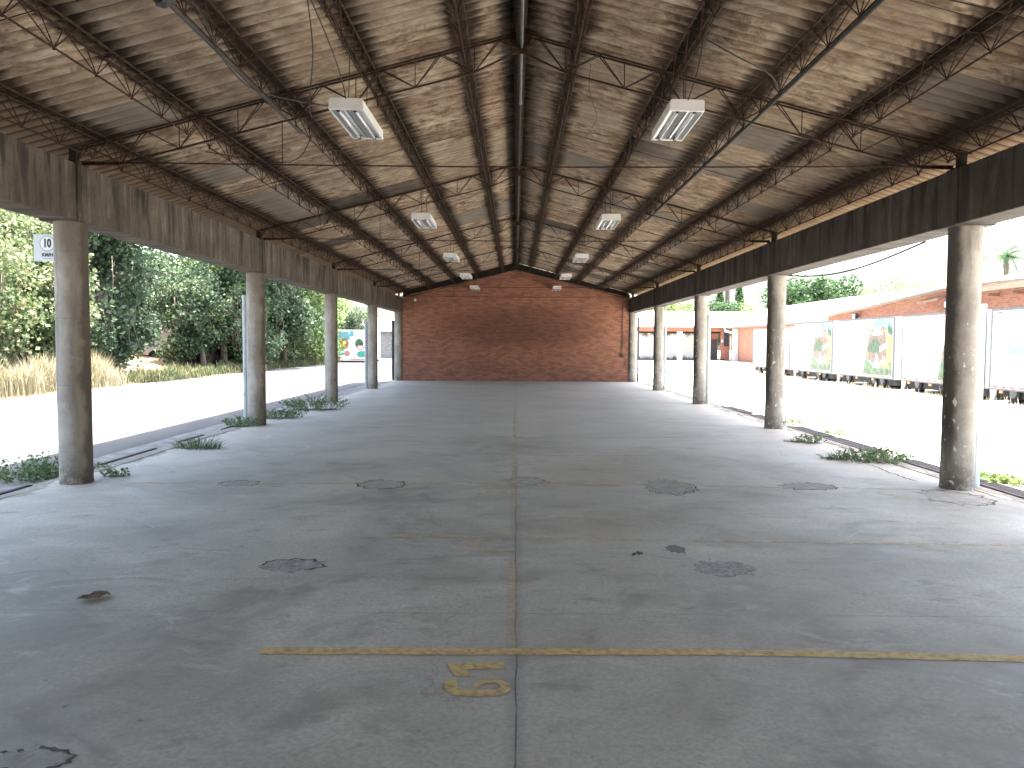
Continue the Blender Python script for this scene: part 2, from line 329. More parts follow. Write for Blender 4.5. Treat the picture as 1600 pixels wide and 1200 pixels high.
g = G('asphalt'); n = g.noise(1.1, g.scale(1, .4, 1), detail=6); f = g.noise(60, detail=3)
M['asphalt'] = g.done(g.mix(g.rng(f, .4, .7, 0, .4), g.ramp(n, [(.3, (.062, .066, .070)), (.7, (.10, .104, .108))]), (.05, .05, .05)), .9, bump=f, bs=.3)
g = G('yard_gravel'); n = g.noise(.7, detail=7, rough=.65); f = g.noise(24, detail=6, rough=.8)
c = g.ramp(n, [(.3, (.36, .335, .29)), (.6, (.50, .48, .44))])
c = g.mix(g.rng(f, .58, .74, 0, .7), c, (.22, .19, .14))
c = g.mix(g.rng(g.noise(1.6, detail=6, rough=.7), .58, .66, 0, .4), c, (.22, .23, .10))
M['yard'] = g.done(c, .95, bump=f, bs=.4, bd=.02)
g = G('earth'); n = g.noise(1.2, detail=6)
M['earth'] = g.done(g.ramp(n, [(.3, (.10, .07, .045)), (.7, (.24, .17, .11))]), .95, bump=n, bs=.6, bd=.05)
M['hill'] = plain('far_hillside', (.075, .085, .075), .95, sc_=.01, var=.3)

# ------------------------------------------------------------------ mesh helpers
class B:
    def __init__(s): s.v = []; s.f = []; s.mi = []; s.k = 0
    def face(s, idx): s.f.append(idx); s.mi.append(s.k)
    def box(s, x0, x1, y0, y1, z0, z1):
        o = len(s.v)
        s.v += [(x, y, z) for z in (z0, z1) for y in (y0, y1) for x in (x0, x1)]
        for q in ((0, 2, 3, 1), (4, 5, 7, 6), (0, 1, 5, 4), (2, 6, 7, 3), (0, 4, 6, 2), (1, 3, 7, 5)): s.face(tuple(o+i for i in q))
        return s
    def tube(s, pts, r, n=6, cap=True):
        pts = [Vector(p) for p in pts]; rr = r if isinstance(r, (list, tuple)) else [r]*len(pts)
        o = len(s.v)
        for i, p in enumerate(pts):
            a = pts[max(i-1, 0)]; b = pts[min(i+1, len(pts)-1)]
            t = (b-a).normalized(); u = t.cross(Vector((0, 0, 1)) if abs(t.z) < .95 else Vector((0, 1, 0))).normalized(); w = t.cross(u)
            for j in range(n):
                q = p + (u*math.cos(2*PI*j/n) + w*math.sin(2*PI*j/n))*rr[i]; s.v.append(tuple(q))
        for i in range(len(pts)-1):
            for j in range(n):
                k = (j+1) % n; s.face((o+i*n+j, o+i*n+k, o+(i+1)*n+k, o+(i+1)*n+j))
        if cap:
            s.face(tuple(o+j for j in range(n))); s.face(tuple(o+(len(pts)-1)*n+j for j in reversed(range(n))))
        return s
    def poly(s, pts):
        o = len(s.v); s.v += [tuple(p) for p in pts]; s.face(tuple(range(o, o+len(pts)))); return s
    def prism(s, pts, d):
        # polygon extruded by vector d
        o = len(s.v); n = len(pts); d = Vector(d)
        s.v += [tuple(p) for p in pts] + [tuple(Vector(p)+d) for p in pts]
        s.face(tuple(range(o, o+n))); s.face(tuple(reversed(range(o+n, o+2*n))))
        for i in range(n): j = (i+1) % n; s.face((o+i, o+n+i, o+n+j, o+j))
        return s
    def make(s, name, mats, parent=None, smooth=False, loc=None, bevel=0, fix=True):
        me = bpy.data.meshes.new(name); me.from_pydata(s.v, [], s.f)
        for m in (mats if isinstance(mats, list) else [mats]): me.materials.append(m)
        if any(s.mi): me.polygons.foreach_set('material_index', s.mi)
        if smooth: me.polygons.foreach_set('use_smooth', [True]*len(s.f))
        me.update()
        if fix:
            import bmesh
            bm = bmesh.new(); bm.from_mesh(me); bmesh.ops.recalc_face_normals(bm, faces=bm.faces); bm.to_mesh(me); bm.free()
        o = bpy.data.objects.new(name, me); col.objects.link(o)
        if parent: o.parent = parent
        if loc: o.location = loc
        if bevel:
            b = o.modifiers.new('bevel', 'BEVEL'); b.width = bevel; b.segments = 2; b.limit_method = 'ANGLE'
        return o
def edge(o, vals):
    a = o.data.attributes.new('edge', 'FLOAT', 'POINT'); a.data.foreach_set('value', vals); return o
def empty(name, loc=(0, 0, 0), rz=0):
    o = bpy.data.objects.new(name, None); col.objects.link(o); o.location = loc; o.rotation_euler.z = rz; o.empty_display_size = .2; return o
def tag(o, label, cat, group=None):
    o['label'] = label; o['category'] = cat
    if group: o['group'] = group
    return o
def struct(o): o['kind'] = 'structure'; return o
def stuff(o, label, cat): o['kind'] = 'stuff'; o['label'] = label; o['category'] = cat; return o
def copy_tree(o, parent=None):
    c = o.copy(); col.objects.link(c); c.parent = parent
    for ch in list(o.children): copy_tree(ch, c)
    return c

# ------------------------------------------------------------------ camera
CAMZ = 1.6
cam = bpy.data.objects.new('camera', bpy.data.cameras.new('camera')); col.objects.link(cam)
cam.data.sensor_width = 36; cam.data.lens = 27; cam.data.clip_end = 5000; cam.data.clip_start = .05
mw = Matrix.Rotation(math.radians(.24), 4, 'Z') @ Matrix.Rotation(math.radians(87.0), 4, 'X') @ Matrix.Rotation(math.radians(.33), 4, 'Z')
mw.translation = (0, 0, CAMZ); cam.matrix_world = mw; sc.camera = cam
def gp(px, py, z=0):
    # where a point of the ground lies, read off the photograph (1600 px wide)
    d = mw.to_3x3() @ Vector(((px-800)/1200, -(py-600)/1200, -1)); t = (z-CAMZ)/d.z
    return (d.x*t, d.y*t)

# ------------------------------------------------------------------ the shed
CY = [-3.3, 2.70, 8.64, 14.8, 20.85, 26.9, 32.9]
ZR, SL = 5.06, .258
def zr(x): return ZR - SL*abs(x-RX)
BB, BT = 2.93, 3.54
shed = tag(empty('open_shed'), 'long open-sided shed with rusty trusses, corrugated roof, round concrete columns and brick end wall', 'shed')

def column_mesh():
    b = B(); n = 40; o = 0
    prof = [(0, .176), (.06, .172), (.5, .171), (1.2, .173), (2.2, .170), (BB+.02, .172)]
    for (z, r) in prof:
        for j in range(n):
            a = 2*PI*j/n; q = r*(1+.008*math.sin(3*a+z*2)); b.v.append((q*math.cos(a), q*math.sin(a), z))
    for i in range(len(prof)-1):
        for j in range(n): k = (j+1) % n; b.face((i*n+j, i*n+k, (i+1)*n+k, (i+1)*n+j))
    return b
cm = column_mesh()
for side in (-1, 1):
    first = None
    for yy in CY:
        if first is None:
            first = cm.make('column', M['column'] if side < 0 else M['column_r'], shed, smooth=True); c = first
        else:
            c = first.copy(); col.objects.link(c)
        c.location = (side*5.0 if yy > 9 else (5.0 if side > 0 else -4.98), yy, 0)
# eave beams with a slightly prouder block over each column
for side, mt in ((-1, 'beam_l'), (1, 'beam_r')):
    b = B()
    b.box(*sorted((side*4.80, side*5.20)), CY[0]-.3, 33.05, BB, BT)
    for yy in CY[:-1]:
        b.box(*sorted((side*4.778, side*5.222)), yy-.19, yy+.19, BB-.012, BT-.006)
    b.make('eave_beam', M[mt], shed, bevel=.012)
# corrugated roof: three rows of sheets each side, each row lapping under the one above
WL, AMP = .177, .024
y0, y1 = -3.7, 33.25
NP = int((y1-y0)/WL*8)
for side in (-1, 1):
    b = B()
    for r, (xa, xb, dz) in enumerate(((0.0, 1.76, .0), (1.66, 3.70, -.010), (3.60, 6.30, -.020))):
        xs = [xa+(xb-xa)*t/4 for t in range(5)]; o = len(b.v)
        for i in range(NP+1):
            yy = y0+(y1-y0)*i/NP
            cell = math.floor(yy/.885); rnd = random.Random(cell*31+r*7+side).uniform(-.006, .006)
            w = AMP*math.cos(2*PI*yy/WL)
            for xx in xs:
                b.v.append((RX+side*xx, yy, ZR-SL*xx + w + dz + rnd + .03))
        for i in range(NP):
            for j in range(4):
                a = o+i*5+j; b.face((a, a+1, a+6, a+5))
    rs = b.make('roof_slope', M['roof'], shed, smooth=True, fix=False)
    sd = rs.modifiers.new('thick', 'SOLIDIFY'); sd.thickness = .006; sd.offset = 1
b = B()
b.prism([(RX-.16, y0, ZR+.02), (RX, y0, ZR+.085), (RX+.16, y0, ZR+.02), (RX+.15, y0, ZR+.0), (RX, y0, ZR+.06), (RX-.15, y0, ZR+.0)], (0, y1-y0, 0))
b.make('ridge_cap', M['roof'], shed)
# ridge purlin: dark channel under the ridge, with a pipe along it as far as the first truss
b = B(); b.box(RX-.045, RX+.045, CY[1], 32.6, ZR-.16, ZR-.02)
b.box(RX-.075, RX-.045, CY[1], 32.6, ZR-.045, ZR-.022); b.box(RX+.045, RX+.075, CY[1], 32.6, ZR-.045, ZR-.022)
b.make('ridge_purlin', M['rust'], shed)
b = B(); b.tube([(RX+.02, 2.8, ZR-.20), (RX+.02, 10.6, ZR-.20)], .015, 10); b.tube([(RX+.02, 10.5, ZR-.20), (RX+.02, 10.62, ZR-.20)], .022, 10)
b.tube([(RX+.02, 7.1, ZR-.20), (RX+.02, 7.2, ZR-.20)], .021, 10)
b.make('ridge_pipe', M['steel'], shed, smooth=True)
b = B(); b.tube([(RX+.02, 10.6, ZR-.19), (RX+.02, 32.5, ZR-.19)], .011, 6); b.make('ridge_cable', M['conduit'], shed)

# roof trusses
def truss_parts(yy):
    ch = B(); wb = B(); S = .038
    top = lambda x: zr(x)-.055
    bot = lambda x: zr(x)-.055-.285
    for s in (-1, 1):
        for dy in (-S, S):
            ch.tube([(RX+s*.02, yy+dy, top(RX)), (RX+s*4.98, yy+dy, top(RX+s*4.98)-.0)], .0115, 6)
        ch.tube([(RX+s*.0, yy, ZR-.235), (RX+s*.50, yy, bot(RX+.50)), (RX+s*4.45, yy, bot(RX+4.45)), (RX+s*4.95, yy, BT+.02)], .011, 6)
        for k in range(8):
            xt = .22+.655*k; xb = .50+.655*k
            T = lambda x, dy: (RX+s*x, yy+dy, top(RX+x))
            bz = bot(RX+xb) if xb < 4.5 else BT+.02
            Bn = (RX+s*min(xb, 4.95), yy, bz)
            for dy in (-S, S):
                wb.tube([T(xt, dy), Bn], .0062, 5)
                if k < 7: wb.tube([Bn, T(xt+.655, dy)], .0062, 5)
            wb.tube([Bn, (RX+s*min(xb, 4.95), yy, top(RX+min(xb, 4.95)))], .006, 5)
            if k == 0:
                for dy in (-S, S): wb.tube([T(xt, dy), (RX+s*.03, yy, ZR-.22)], .0062, 5)
    return ch, wb
first = None
for yy in CY[1:-1]+[32.45]:
    if first is None:
        c, w = truss_parts(0)
        first = c.make('roof_truss', M['rust'], shed, loc=(0, yy, 0)); w.make('web', M['rust'], first)
        gs = B(); gs.prism([(RX-.13, -.006, ZR-.075), (RX+.13, -.006, ZR-.075), (RX+.075, -.006, ZR-.27), (RX-.075, -.006, ZR-.27)], (0, .012, 0)); gs.make('gusset_plate', M['rust'], first)
        for s in (-1, 1):
            bs = B(); bs.box(*sorted((s*4.82, s*5.12)), -.11, .11, BT-.002, BT+.018); bs.box(*sorted((s*4.88, s*4.96)), -.035, .035, BT+.018, zr(5)-.03); bs.make('bearing_plate', M['rust_dark'], first)
        tr = B(); pts = [(-4.84+9.68*i/20, 0, BT+.055-.035*math.sin(PI*i/20)) for i in range(21)]; tr.tube(pts, .0085, 6)
        for s in (-1, 1): tr.tube([(s*4.84, .02, BT+.04), (s*4.2, .0, BT+.045)], .012, 6)
        tr.tube([(-2.6, 0, BT+.03), (-2.6, 0, zr(2.6)-.34)], .0055, 5)
        tr.make('tie_rod', M['rust'], first)
    else:
        c = copy_tree(first, shed); c.location = (0, yy, 0)
# lattice purlins: two top bars, one bottom bar, zigzag webs. One per bay and line.
def purlin_parts(L, n):
    ch = B(); wb = B(); S = .062
    for dx in (-S, S): ch.tube([(dx, 0, -.035), (dx, L, -.035)], .010, 6)
    ch.tube([(0, L/n/2, -.30), (0, L-L/n/2, -.30)], .0085, 6)
    for i in range(n):
        ya, yb, ym = L*i/n, L*(i+1)/n, L*(i+.5)/n
        for dx in (-S, S):
            wb.tube([(dx, ya, -.035), (0, ym, -.30), (dx, yb, -.035)], .0055, 5)
        wb.tube([(-S, ya, -.035), (S, ya, -.035)], .006, 5)
        wb.tube([(0, ym-.001, -.30), (0, ym, -.315)], .014, 5)
    return ch, wb
first = None
for bi in range(5):
    ya = CY[1+bi]; L = CY[2+bi]-ya
    for p in PURL:
        for s in (-1, 1):
            if first is None:
                c, w = purlin_parts(6.03, 10); first = c.make('purlin', M['rust'], shed); w.make('web', M['rust'], first); c = first
            else: c = copy_tree(first, shed)
            xx = RX+s*p
            c.scale.y = L/6.03; c.location = (xx, ya, zr(xx)); c.rotation_euler.y = s*math.atan(SL)*.5
# sag rods halfway along each bay
for bi in range(5):
    ym = CY[1+bi]+3.1; b = B()
    for s in (-1, 1):
        ps = [0]+PURL
        for a, c_ in zip(ps[:-1], ps[1:]):
            b.tube([(RX+s*a, ym, zr(RX+a)-.09), (RX+s*(a+c_)/2, ym+.01, zr(RX+(a+c_)/2)-.10), (RX+s*c_, ym, zr(RX+c_)-.09)], .005, 5)
    b.make('sag_rod', M['rust'], shed)
# brick end wall
WY = 32.86
b = B(); zt = lambda x: 4.74-.235*abs(x)
b.prism([(-4.84, WY, -.02), (4.84, WY, -.02), (4.84, WY, zt(4.84)), (0, WY, 4.74), (-4.84, WY, zt(4.84))], (0, .2, 0))
b.make('brick_wall', M['brick'], shed)
b = B(); b.prism([(-4.84, -3.45, -.02), (4.84, -3.45, -.02), (4.84, -3.45, 3.72), (0, -3.45, 4.95), (-4.84, -3.45, 3.72)], (0, .2, 0)); b.make('rear_light_block', M['brick'], shed)  # unseen wall added behind the camera to darken the near floor
b = B()
for s in (-1, 1):
    b.prism([(0, WY+.02, 4.735), (s*4.82, WY+.02, zt(4.84)-.005), (s*4.82, WY+.02, zr(4.9)-.02), (0, WY+.02, ZR-.02)], (0, .1, 0))
b.make('gable_gap_fill', M['black'], shed)  # near-black sheet standing in for the dark gap above the wall
b = B(); b.tube([(4.55, WY-.03, 3.35), (4.55, WY-.03, 1.18)], .014, 6); b.box(4.50, 4.60, WY-.07, WY-.001, 1.05, 1.2)
b.tube([(4.60, WY-.03, 1.1), (4.72, WY-.03, .9), (4.66, WY-.03, .7)], .01, 5); b.tube([(4.57, WY-.03, 2.1), (4.64, WY-.04, 1.9), (4.63, WY-.03, 1.6), (4.57, WY-.03, 1.5)], .008, 5)
b.make('wall_conduit', M['box'], shed)
b = B(); b.box(-4.32, -4.24, WY-.06, WY-.001, 3.38, 3.5); b.make('wall_lamp', M['white_enamel'], shed)

# drainpipes beside the columns
def pipe(x, y, z1, r, m, elbow=False):
    b = B(); pts = [(x, y, -.09), (x, y, z1)]
    b.tube(pts, r, 14)
    for zz in (.55, z1-.05): b.tube([(x, y, zz), (x, y, zz+.06)], r*1.12, 14)
    b.make('drainpipe', M[m], shed, smooth=False)
for (x, i, zt_, r, m) in ((-5.26, 3, 2.5, .052, 'pvc'), (-5.26, 5, 2.35, .06, 'pvc'), (-5.26, 6, 2.55, .06, 'conduit'),
                        (5.285, 2, 2.07, .062, 'pvc_blue'), (5.26, 4, 2.42, .06, 'pvc'), (5.26, 5, 2.9, .045, 'pvc'), (5.27, 6, 2.75, .04, 'conduit')):
    pipe(x, CY[i]+.16, zt_, r, m)

# conduits and loose wires under the roof (belong to the shed)
def purlin_low(xx): return zr(xx)-.31
for s in (-1, 1):
    xx = RX+s*2.6 - s*.02
    b = B(); zc = purlin_low(xx)-.012
    yend = 9.2 if s < 0 else 15.5
    b.tube([(xx, 2.8, zc), (xx, yend, zc)], .017, 8)
    b.make('conduit', M['conduit'], shed, smooth=True)
    b = B(); yb = 5.62 if s < 0 else 5.42
    b.tube([(xx, yb-.05, zc-.02), (xx, yb+.05, zc-.02)], .052, 12); b.tube([(xx+.03, yb-.12, zc), (xx+.03, yb+.12, zc)], .024, 8)
    b.tube([(xx, yb, zc-.07), (xx, yb, zc+.05)], .04, 10)
    b.make('junction_box', M['box'], shed, bevel=.004)
b = B(); xx = RX+2.58; zc = purlin_low(xx)
b.tube([(1.62, 5.25, zc+.13), (xx, 5.42, zc)], .013, 8); b.make('conduit', M['steel'], shed)
def wire(pts, r=.006, m='cable'):
    # smooth through the given points
    P = [Vector(p) for p in pts]; out = []
    for i in range(len(P)-1):
        a, b_, c_, d_ = P[max(i-1, 0)], P[i], P[i+1], P[min(i+2, len(P)-1)]
        for t in [k/6 for k in range(6)]:
            out.append(.5*((2*b_)+(-a+c_)*t+(2*a-5*b_+4*c_-d_)*t*t+(-a+3*b_-3*c_+d_)*t**3))
    out.append(P[-1]); b = B(); b.tube(out, r, 5); return b.make('loose_wire', M[m], shed)
wire([(-2.55, 6.5, 4.10), (-2.42, 7.0, 3.90), (-2.18, 7.7, 3.98), (-1.95, 8.7, 4.22)])
wire([(-1.66, 6.2, 4.33), (-1.80, 6.9, 4.16), (-2.10, 7.9, 4.02), (-2.30, 8.75, 4.12)])
wire([(-1.64, 6.2, 4.33), (-1.60, 6.8, 4.12), (-1.69, 7.6, 4.10), (-1.70, 7.75, 4.02)])
wire([(-2.56, 5.6, 4.12), (-2.46, 6.0, 4.16), (-2.5, 6.5, 4.06)])
wire([(.82, 8.75, 4.72), (.86, 9.3, 4.6), (1.02, 10.0, 4.52), (1.0, 10.4, 4.48)], .004)
wire([(1.66, 7.0, 4.33), (2.0, 7.1, 4.20), (2.35, 7.3, 4.12), (2.58, 7.7, 4.10)], .007)
wire([(1.66, 7.0, 4.33), (1.68, 7.3, 4.15), (1.70, 7.8, 4.02)], .006)
wire([(-1.62, 13.2, 4.40), (-1.75, 14.0, 4.1), (-1.95, 14.8, 4.14)], .006)
wire([(2.0, 14.8, 4.30), (2.4, 14.9, 4.12), (2.9, 15.0, 4.16), (3.5, 15.1, 4.1)], .006)
wire([(-3.6, 9.0, 3.80), (-2.6, 8.9, 3.66), (-2.3, 8.8, 3.98)], .006)

# ------------------------------------------------------------------ light fixtures
def fixture():
    root = empty('strip_light')
    b = B(); W, L, H = .165, .56, .075
    # white trough: tapered channel with end caps
    prof = [(-W, 0), (-W-.008, .012), (-W+.01, .03), (-.10, .085), (.10, .085), (W-.01, .03), (W+.008, .012), (W, 0)]
    b.prism([(x, -L, z) for x, z in [(-W-.006, .004), (-W-.006, .075), (-W+.012, .09), (W-.012, .09), (W+.006, .075), (W+.006, .004)]], (0, 2*L, 0))
    hs = b.make('housing', M['white_enamel'], root, bevel=.003)
    b = B()
    for s in (-1, 1):
        b.box(*sorted((s*(W-.002), s*(W+.009))), -L-.004, L+.004, -.024, .004)
        b.box(-W, W, *sorted((s*(L-.03), s*(L+.004))), -.024, .003)
    b.make('rim', M['white_enamel'], root)
    b = B()
    for c_ in (-.085, .085):
        pr = [(c_-.07, -.018), (c_-.03, .0), (c_+.03, .0), (c_+.07, -.018)]
        for (xa, za), (xb, zb) in zip(pr[:-1], pr[1:]):
            b.prism([(xa, -L+.03, za), (xb, -L+.03, zb), (xb, -L+.03, zb+.0025), (xa, -L+.03, za+.0025)], (0, 2*L-.06, 0))
    b.make('reflector', M['reflector'], root)
    for c_ in (-.085, .085):
        b = B(); b.tube([(c_, -L+.07, -.022), (c_, L-.07, -.022)], .014, 10)
        t = b.make('tube', M['tube'], root, smooth=True)
        [B().box(c_-.014, c_+.014, min(a_, e_), max(a_, e_), -.034, .0).make('socket', M['box'], t) for a_, e_ in ((-L+.03, -L+.068), (L-.068, L-.03))]
    b = B()
    for yy, zz in ((-L+.12, .62), (L-.12, .55)): b.tube([(0, yy, .085), (0, yy+.01, zz)], .005, 5)
    b.make('hanger', M['cable'], root)
    return root
fx = fixture(); k = 0
ordn = ['nearest to the camera', 'second from the camera', 'third from the camera', 'fourth from the camera', 'farthest, by the brick wall']
for i in range(5):
    for s in (-1, 1):
        o = fx if k == 0 else copy_tree(fx); k += 1
        o.location = (s*1.70, 8.33+6.04*i-(.35 if i == 4 else 0), (3.945, 3.83, 3.83, 3.87, 3.88)[i]); o.rotation_euler = (0, (.03 if (i+s) % 2 else -.02), R(-.02, .02))
        tag(o, f"unlit white twin tube strip light hanging on the {'left' if s < 0 else 'right'} side, {ordn[i]}", 'ceiling light', 'twin tube strip lights hung in two rows under the roof')

# ------------------------------------------------------------------ floor, gutter, ground
def grid(x0, x1, y0_, y1_, z, name, mat):
    b = B(); b.poly([(x0, y0_, z), (x1, y0_, z), (x1, y1_, z), (x0, y1_, z)]); return b.make(name, mat)
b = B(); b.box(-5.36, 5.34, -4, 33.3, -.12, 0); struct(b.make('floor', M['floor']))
b = B(); b.box(-5.90, -5.385, -12, 60, -.13, -.035); struct(b.make('gutter', M['gutter'], bevel=.01))
b = B(); b.box(5.36, 5.72, -12, 33.3, -.13, -.05); struct(b.make('drain_channel', M['gutter']))
b = B(); S = 1500
b.poly([(-S, -S, -.12), (S, -S, -.12), (S, S, -.12), (-S, S, -.12)]); struct(b.make('ground', M['yard']))
b = B(); b.box(-15.2, -5.9, -30, 110, -.125, -.10); struct(b.make('road', M['asphalt']))
# earth bank behind the road
b = B(); ny = 260; o = 0
for i in range(ny+1):
    yy = -10+130*i/ny
    for j, xx in enumerate((-15.1, -16, -17.5, -19, -21, -24, -60)):
        zz = [-.11, .0, .10, .25, .55, .8, 1.0][j] + (R(-.06, .08) if 0 < j else 0); b.v.append((xx+((.16*math.sin(yy*.9)+.1*math.sin(yy*2.7+1)+R(-.05, .05)) if j == 0 else 0), yy, zz))
for i in range(ny):
    for j in range(6): a = i*7+j; b.face((a, a+1, a+8, a+7))
struct(b.make('verge', M['earth'], smooth=True))

# iron grates beside the right edge and a few broken slab pieces
grt = None
for i, yy in enumerate([6.4, 8.2, 10.0, 12.6, 14.4, 17.0, 19.2]):
    if grt is None:
        root = empty('drain_grate'); b = B()
        b.box(-.15, -.125, -.8, .8, -.02, .03); b.box(.125, .15, -.8, .8, -.02, .03)
        for e in (-.8, .775): b.box(-.125, .125, e, e+.025, -.02, .03)
        b.make('frame', M['grate'], root)
        b = B()
        for q in range(24): b.box(-.124, .124, -.755+q*.064, -.735+q*.064, -.015, .026)
        b.make('bar_grid', M['grate'], root); grt = root; o_ = root
    else: o_ = copy_tree(grt)
    o_.location = (5.545, yy, -.03); o_.rotation_euler = (0, R(-.02, .04), R(-.02, .02))
    tag(o_, ['rusty iron drain grate in front of the nearest right column', 'rusty iron drain grate beside the foot of the nearest right column', 'rusty iron drain grate just beyond the nearest right column',
             'rusty iron drain grate by the large green weed on the right edge', 'rusty iron drain grate beside the second right column', 'rusty iron drain grate beyond the second right column', 'rusty iron drain grate before the third right column'][i], 'drain grate', 'iron drain grates along the right floor edge')
def rag(cx, cy, rx, ry, n, jit, rot=0, seed=0):
    rr = random.Random(seed); P = []
    for i in range(n):
        a = 2*PI*i/n; q = 1+rr.uniform(-jit, jit); x = rx*q*math.cos(a); y = ry*q*math.sin(a)
        P.append((cx+x*math.cos(rot)-y*math.sin(rot), cy+x*math.sin(rot)+y*math.cos(rot)))
    return P
# concrete patches and potholes. (pixel centre, half sizes in px, material, crack ring)
patches = [(597, 757, 35, 7, 'patch', 1), (820, 752, 34, 6, 'patch', .6), (370, 756, 30, 5, 'patch', .6), (1045, 761, 38, 12, 'rough_patch', .5), (1262, 760, 44, 6, 'patch', .8),
           (1492, 778, 46, 12, 'patch', 1), (455, 884, 50, 10, 'rough_patch', .7), (1132, 889, 50, 13, 'rough_patch', 0), (45, 1188, 62, 18, 'patch', .7), (1056, 858, 17, 7, 'patch_dark', 0)]
for i, (px, py, hx, hy, mt, crk) in enumerate(patches):
    cx, cy = gp(px, py); ex, _ = gp(px+hx, py); _, ey0 = gp(px, py-hy); _, ey1 = gp(px, py+hy)
    P = rag(cx, (ey0+ey1)/2, abs(ex-cx), abs(ey0-ey1)/2, 34, .17, 0, i+3)
    if crk:
        w = .012+.012*crk; b = B(); n = len(P); cc = Vector((cx, cy, 0)); o = 0
        rr = random.Random(i); st0 = rr.randrange(n)
        for p in P:
            v = Vector((p[0], p[1], 0)); u = (v-cc).normalized(); k_ = w*rr.uniform(.1, 1.1)
            b.v += [(p[0]-u.x*(.006+k_*.5), p[1]-u.y*(.006+k_*.5), .0022), (p[0]+u.x*k_*.3, p[1]+u.y*k_*.3, .0022), (p[0]+u.x*(k_+.008), p[1]+u.y*(k_+.008), .0022)]
        for j in range(n):
            q = (j+1) % n
            if (j+st0) % n < n*(.30+.5*crk) or rr.random() < .25: b.face((3*j, 3*j+1, 3*q+1, 3*q)); b.face((3*j+1, 3*j+2, 3*q+2, 3*q+1))
        struct(edge(b.make('floor_crack', M['crack'], fix=False), [0., 1., 0.]*n))
    b = B(); n = len(P); my = (ey0+ey1)/2
    b.v = [(cx, my, .0014)] + [(cx+(p[0]-cx)*.72, my+(p[1]-my)*.72, .0014) for p in P] + [(p[0], p[1], .0014) for p in P]
    for j in range(n):
        q = (j+1) % n; b.face((0, 1+j, 1+q)); b.face((1+j, 1+n+j, 1+n+q, 1+q))
    struct(edge(b.make('floor_patch', M[mt], fix=False), [1.]*(n+1)+[0.]*n))
# painted bay lines
def line(px0, py0, px1, py1, w, m):
    a = gp(px0, py0); c = gp(px1, py1); a = Vector((*a, 0)); c = Vector((*c, 0)); t = (c-a).normalized(); nrm = Vector((-t.y, t.x, 0))
    n = 60; b = B(); rr = random.Random(int(px0)); wv = 0
    for i in range(n+1):
        p = a.lerp(c, i/n); wv = wv*.8+rr.uniform(-.002, .002); p = p+nrm*wv
        for k_ in (.62, .30, -.30, -.62): b.v.append((p.x+nrm.x*w*k_, p.y+nrm.y*w*k_, .0032))
    for i in range(n):
        for j in range(3): o_ = 4*i+j; b.face((o_, o_+1, o_+5, o_+4))
    struct(edge(b.make('bay_line', M[m], fix=False), [0., 1., 1., 0.]*(n+1)))
line(408, 1018, 1120, 1019, .085, 'paint'); line(1120, 1019, 1640, 1030, .085, 'paint')
line(190, 755, 790, 755, .10, 'paint_faint'); line(800, 755, 1485, 765, .12, 'paint_faint')
line(608, 838, 745, 839, .10, 'paint_faint'); line(812, 841, 1640, 853, .07, 'paint_faint')
line(760, 711, 1110, 713, .09, 'paint_faint'); line(640, 683, 1060, 684, .08, 'paint_faint'); line(1370, 770, 1490, 788, .1, 'paint_faint')
line(801, 1010, 802, 880, .05, 'paint_faint'); line(803, 790, 804, 640, .05, 'paint_faint')
def numpoly(pts, m='paint', z=.0032):
    b = B(); b.poly([(*gp(640+x*.1375, 1000+y*.1375), z) for x, y in pts]); return b
b = numpoly([(425, 262), (560, 266), (800, 262), (1070, 258), (1062, 330), (800, 336), (640, 338), (700, 412), (600, 416), (520, 412), (470, 350)])
# the 6: closed bowl to the right, hook to the left
outer = [(400, 470), (440, 452), (530, 455), (552, 480), (560, 540), (640, 565), (760, 570)]
def stroke(b, pts, w):
    P = [Vector((*gp(640+x*.1375, 1000+y*.1375), .0032)) for x, y in pts]; n = len(P); o = len(b.v)
    for i, p in enumerate(P):
        t = (P[min(i+1, n-1)]-P[max(i-1, 0)]).normalized(); nn = Vector((-t.y, t.x, 0)); ww = w[i]/2 if isinstance(w, list) else w/2
        b.v.append(tuple(p+nn*ww)); b.v.append(tuple(p-nn*ww))
    for i in range(n-1): b.face((o+2*i, o+2*i+1, o+2*i+3, o+2*i+2))
stroke(b, [(475, 455), (465, 510), (480, 560), (540, 598), (640, 608), (800, 612), (950, 605), (1040, 590), (1095, 560), (1085, 515), (1010, 478), (930, 470), (840, 478), (770, 510), (745, 545)],
       [.055, .058, .062, .066, .068, .068, .066, .062, .050, .042, .040, .038, .036, .034, .02])
num = edge(b.make('bay_number', M['paint'], fix=False), [.8]*len(b.v)); struct(num)
b = B()
def st2(pts, w):
    P = [Vector((*gp(x, y), .0032)) for x, y in pts]; n = len(P); o = len(b.v)
    for i, p in enumerate(P):
        t = (P[min(i+1, n-1)]-P[max(i-1, 0)]).normalized(); nn = Vector((-t.y, t.x, 0))
        b.v.append(tuple(p+nn*w/2)); b.v.append(tuple(p-nn*w/2))
    for i in range(n-1): b.face((o+2*i, o+2*i+1, o+2*i+3, o+2*i+2))
st2([(800, 843), (770, 842), (745, 843)], .13); st2([(746, 846), (744, 858)], .06); st2([(744, 861), (775, 861), (804, 860)], .07); st2([(760, 769), (795, 769)], .14); st2([(752, 763), (751, 773)], .06)
struct(edge(b.make('bay_number', M['paint_faint'], fix=False), [.6]*len(b.v)))

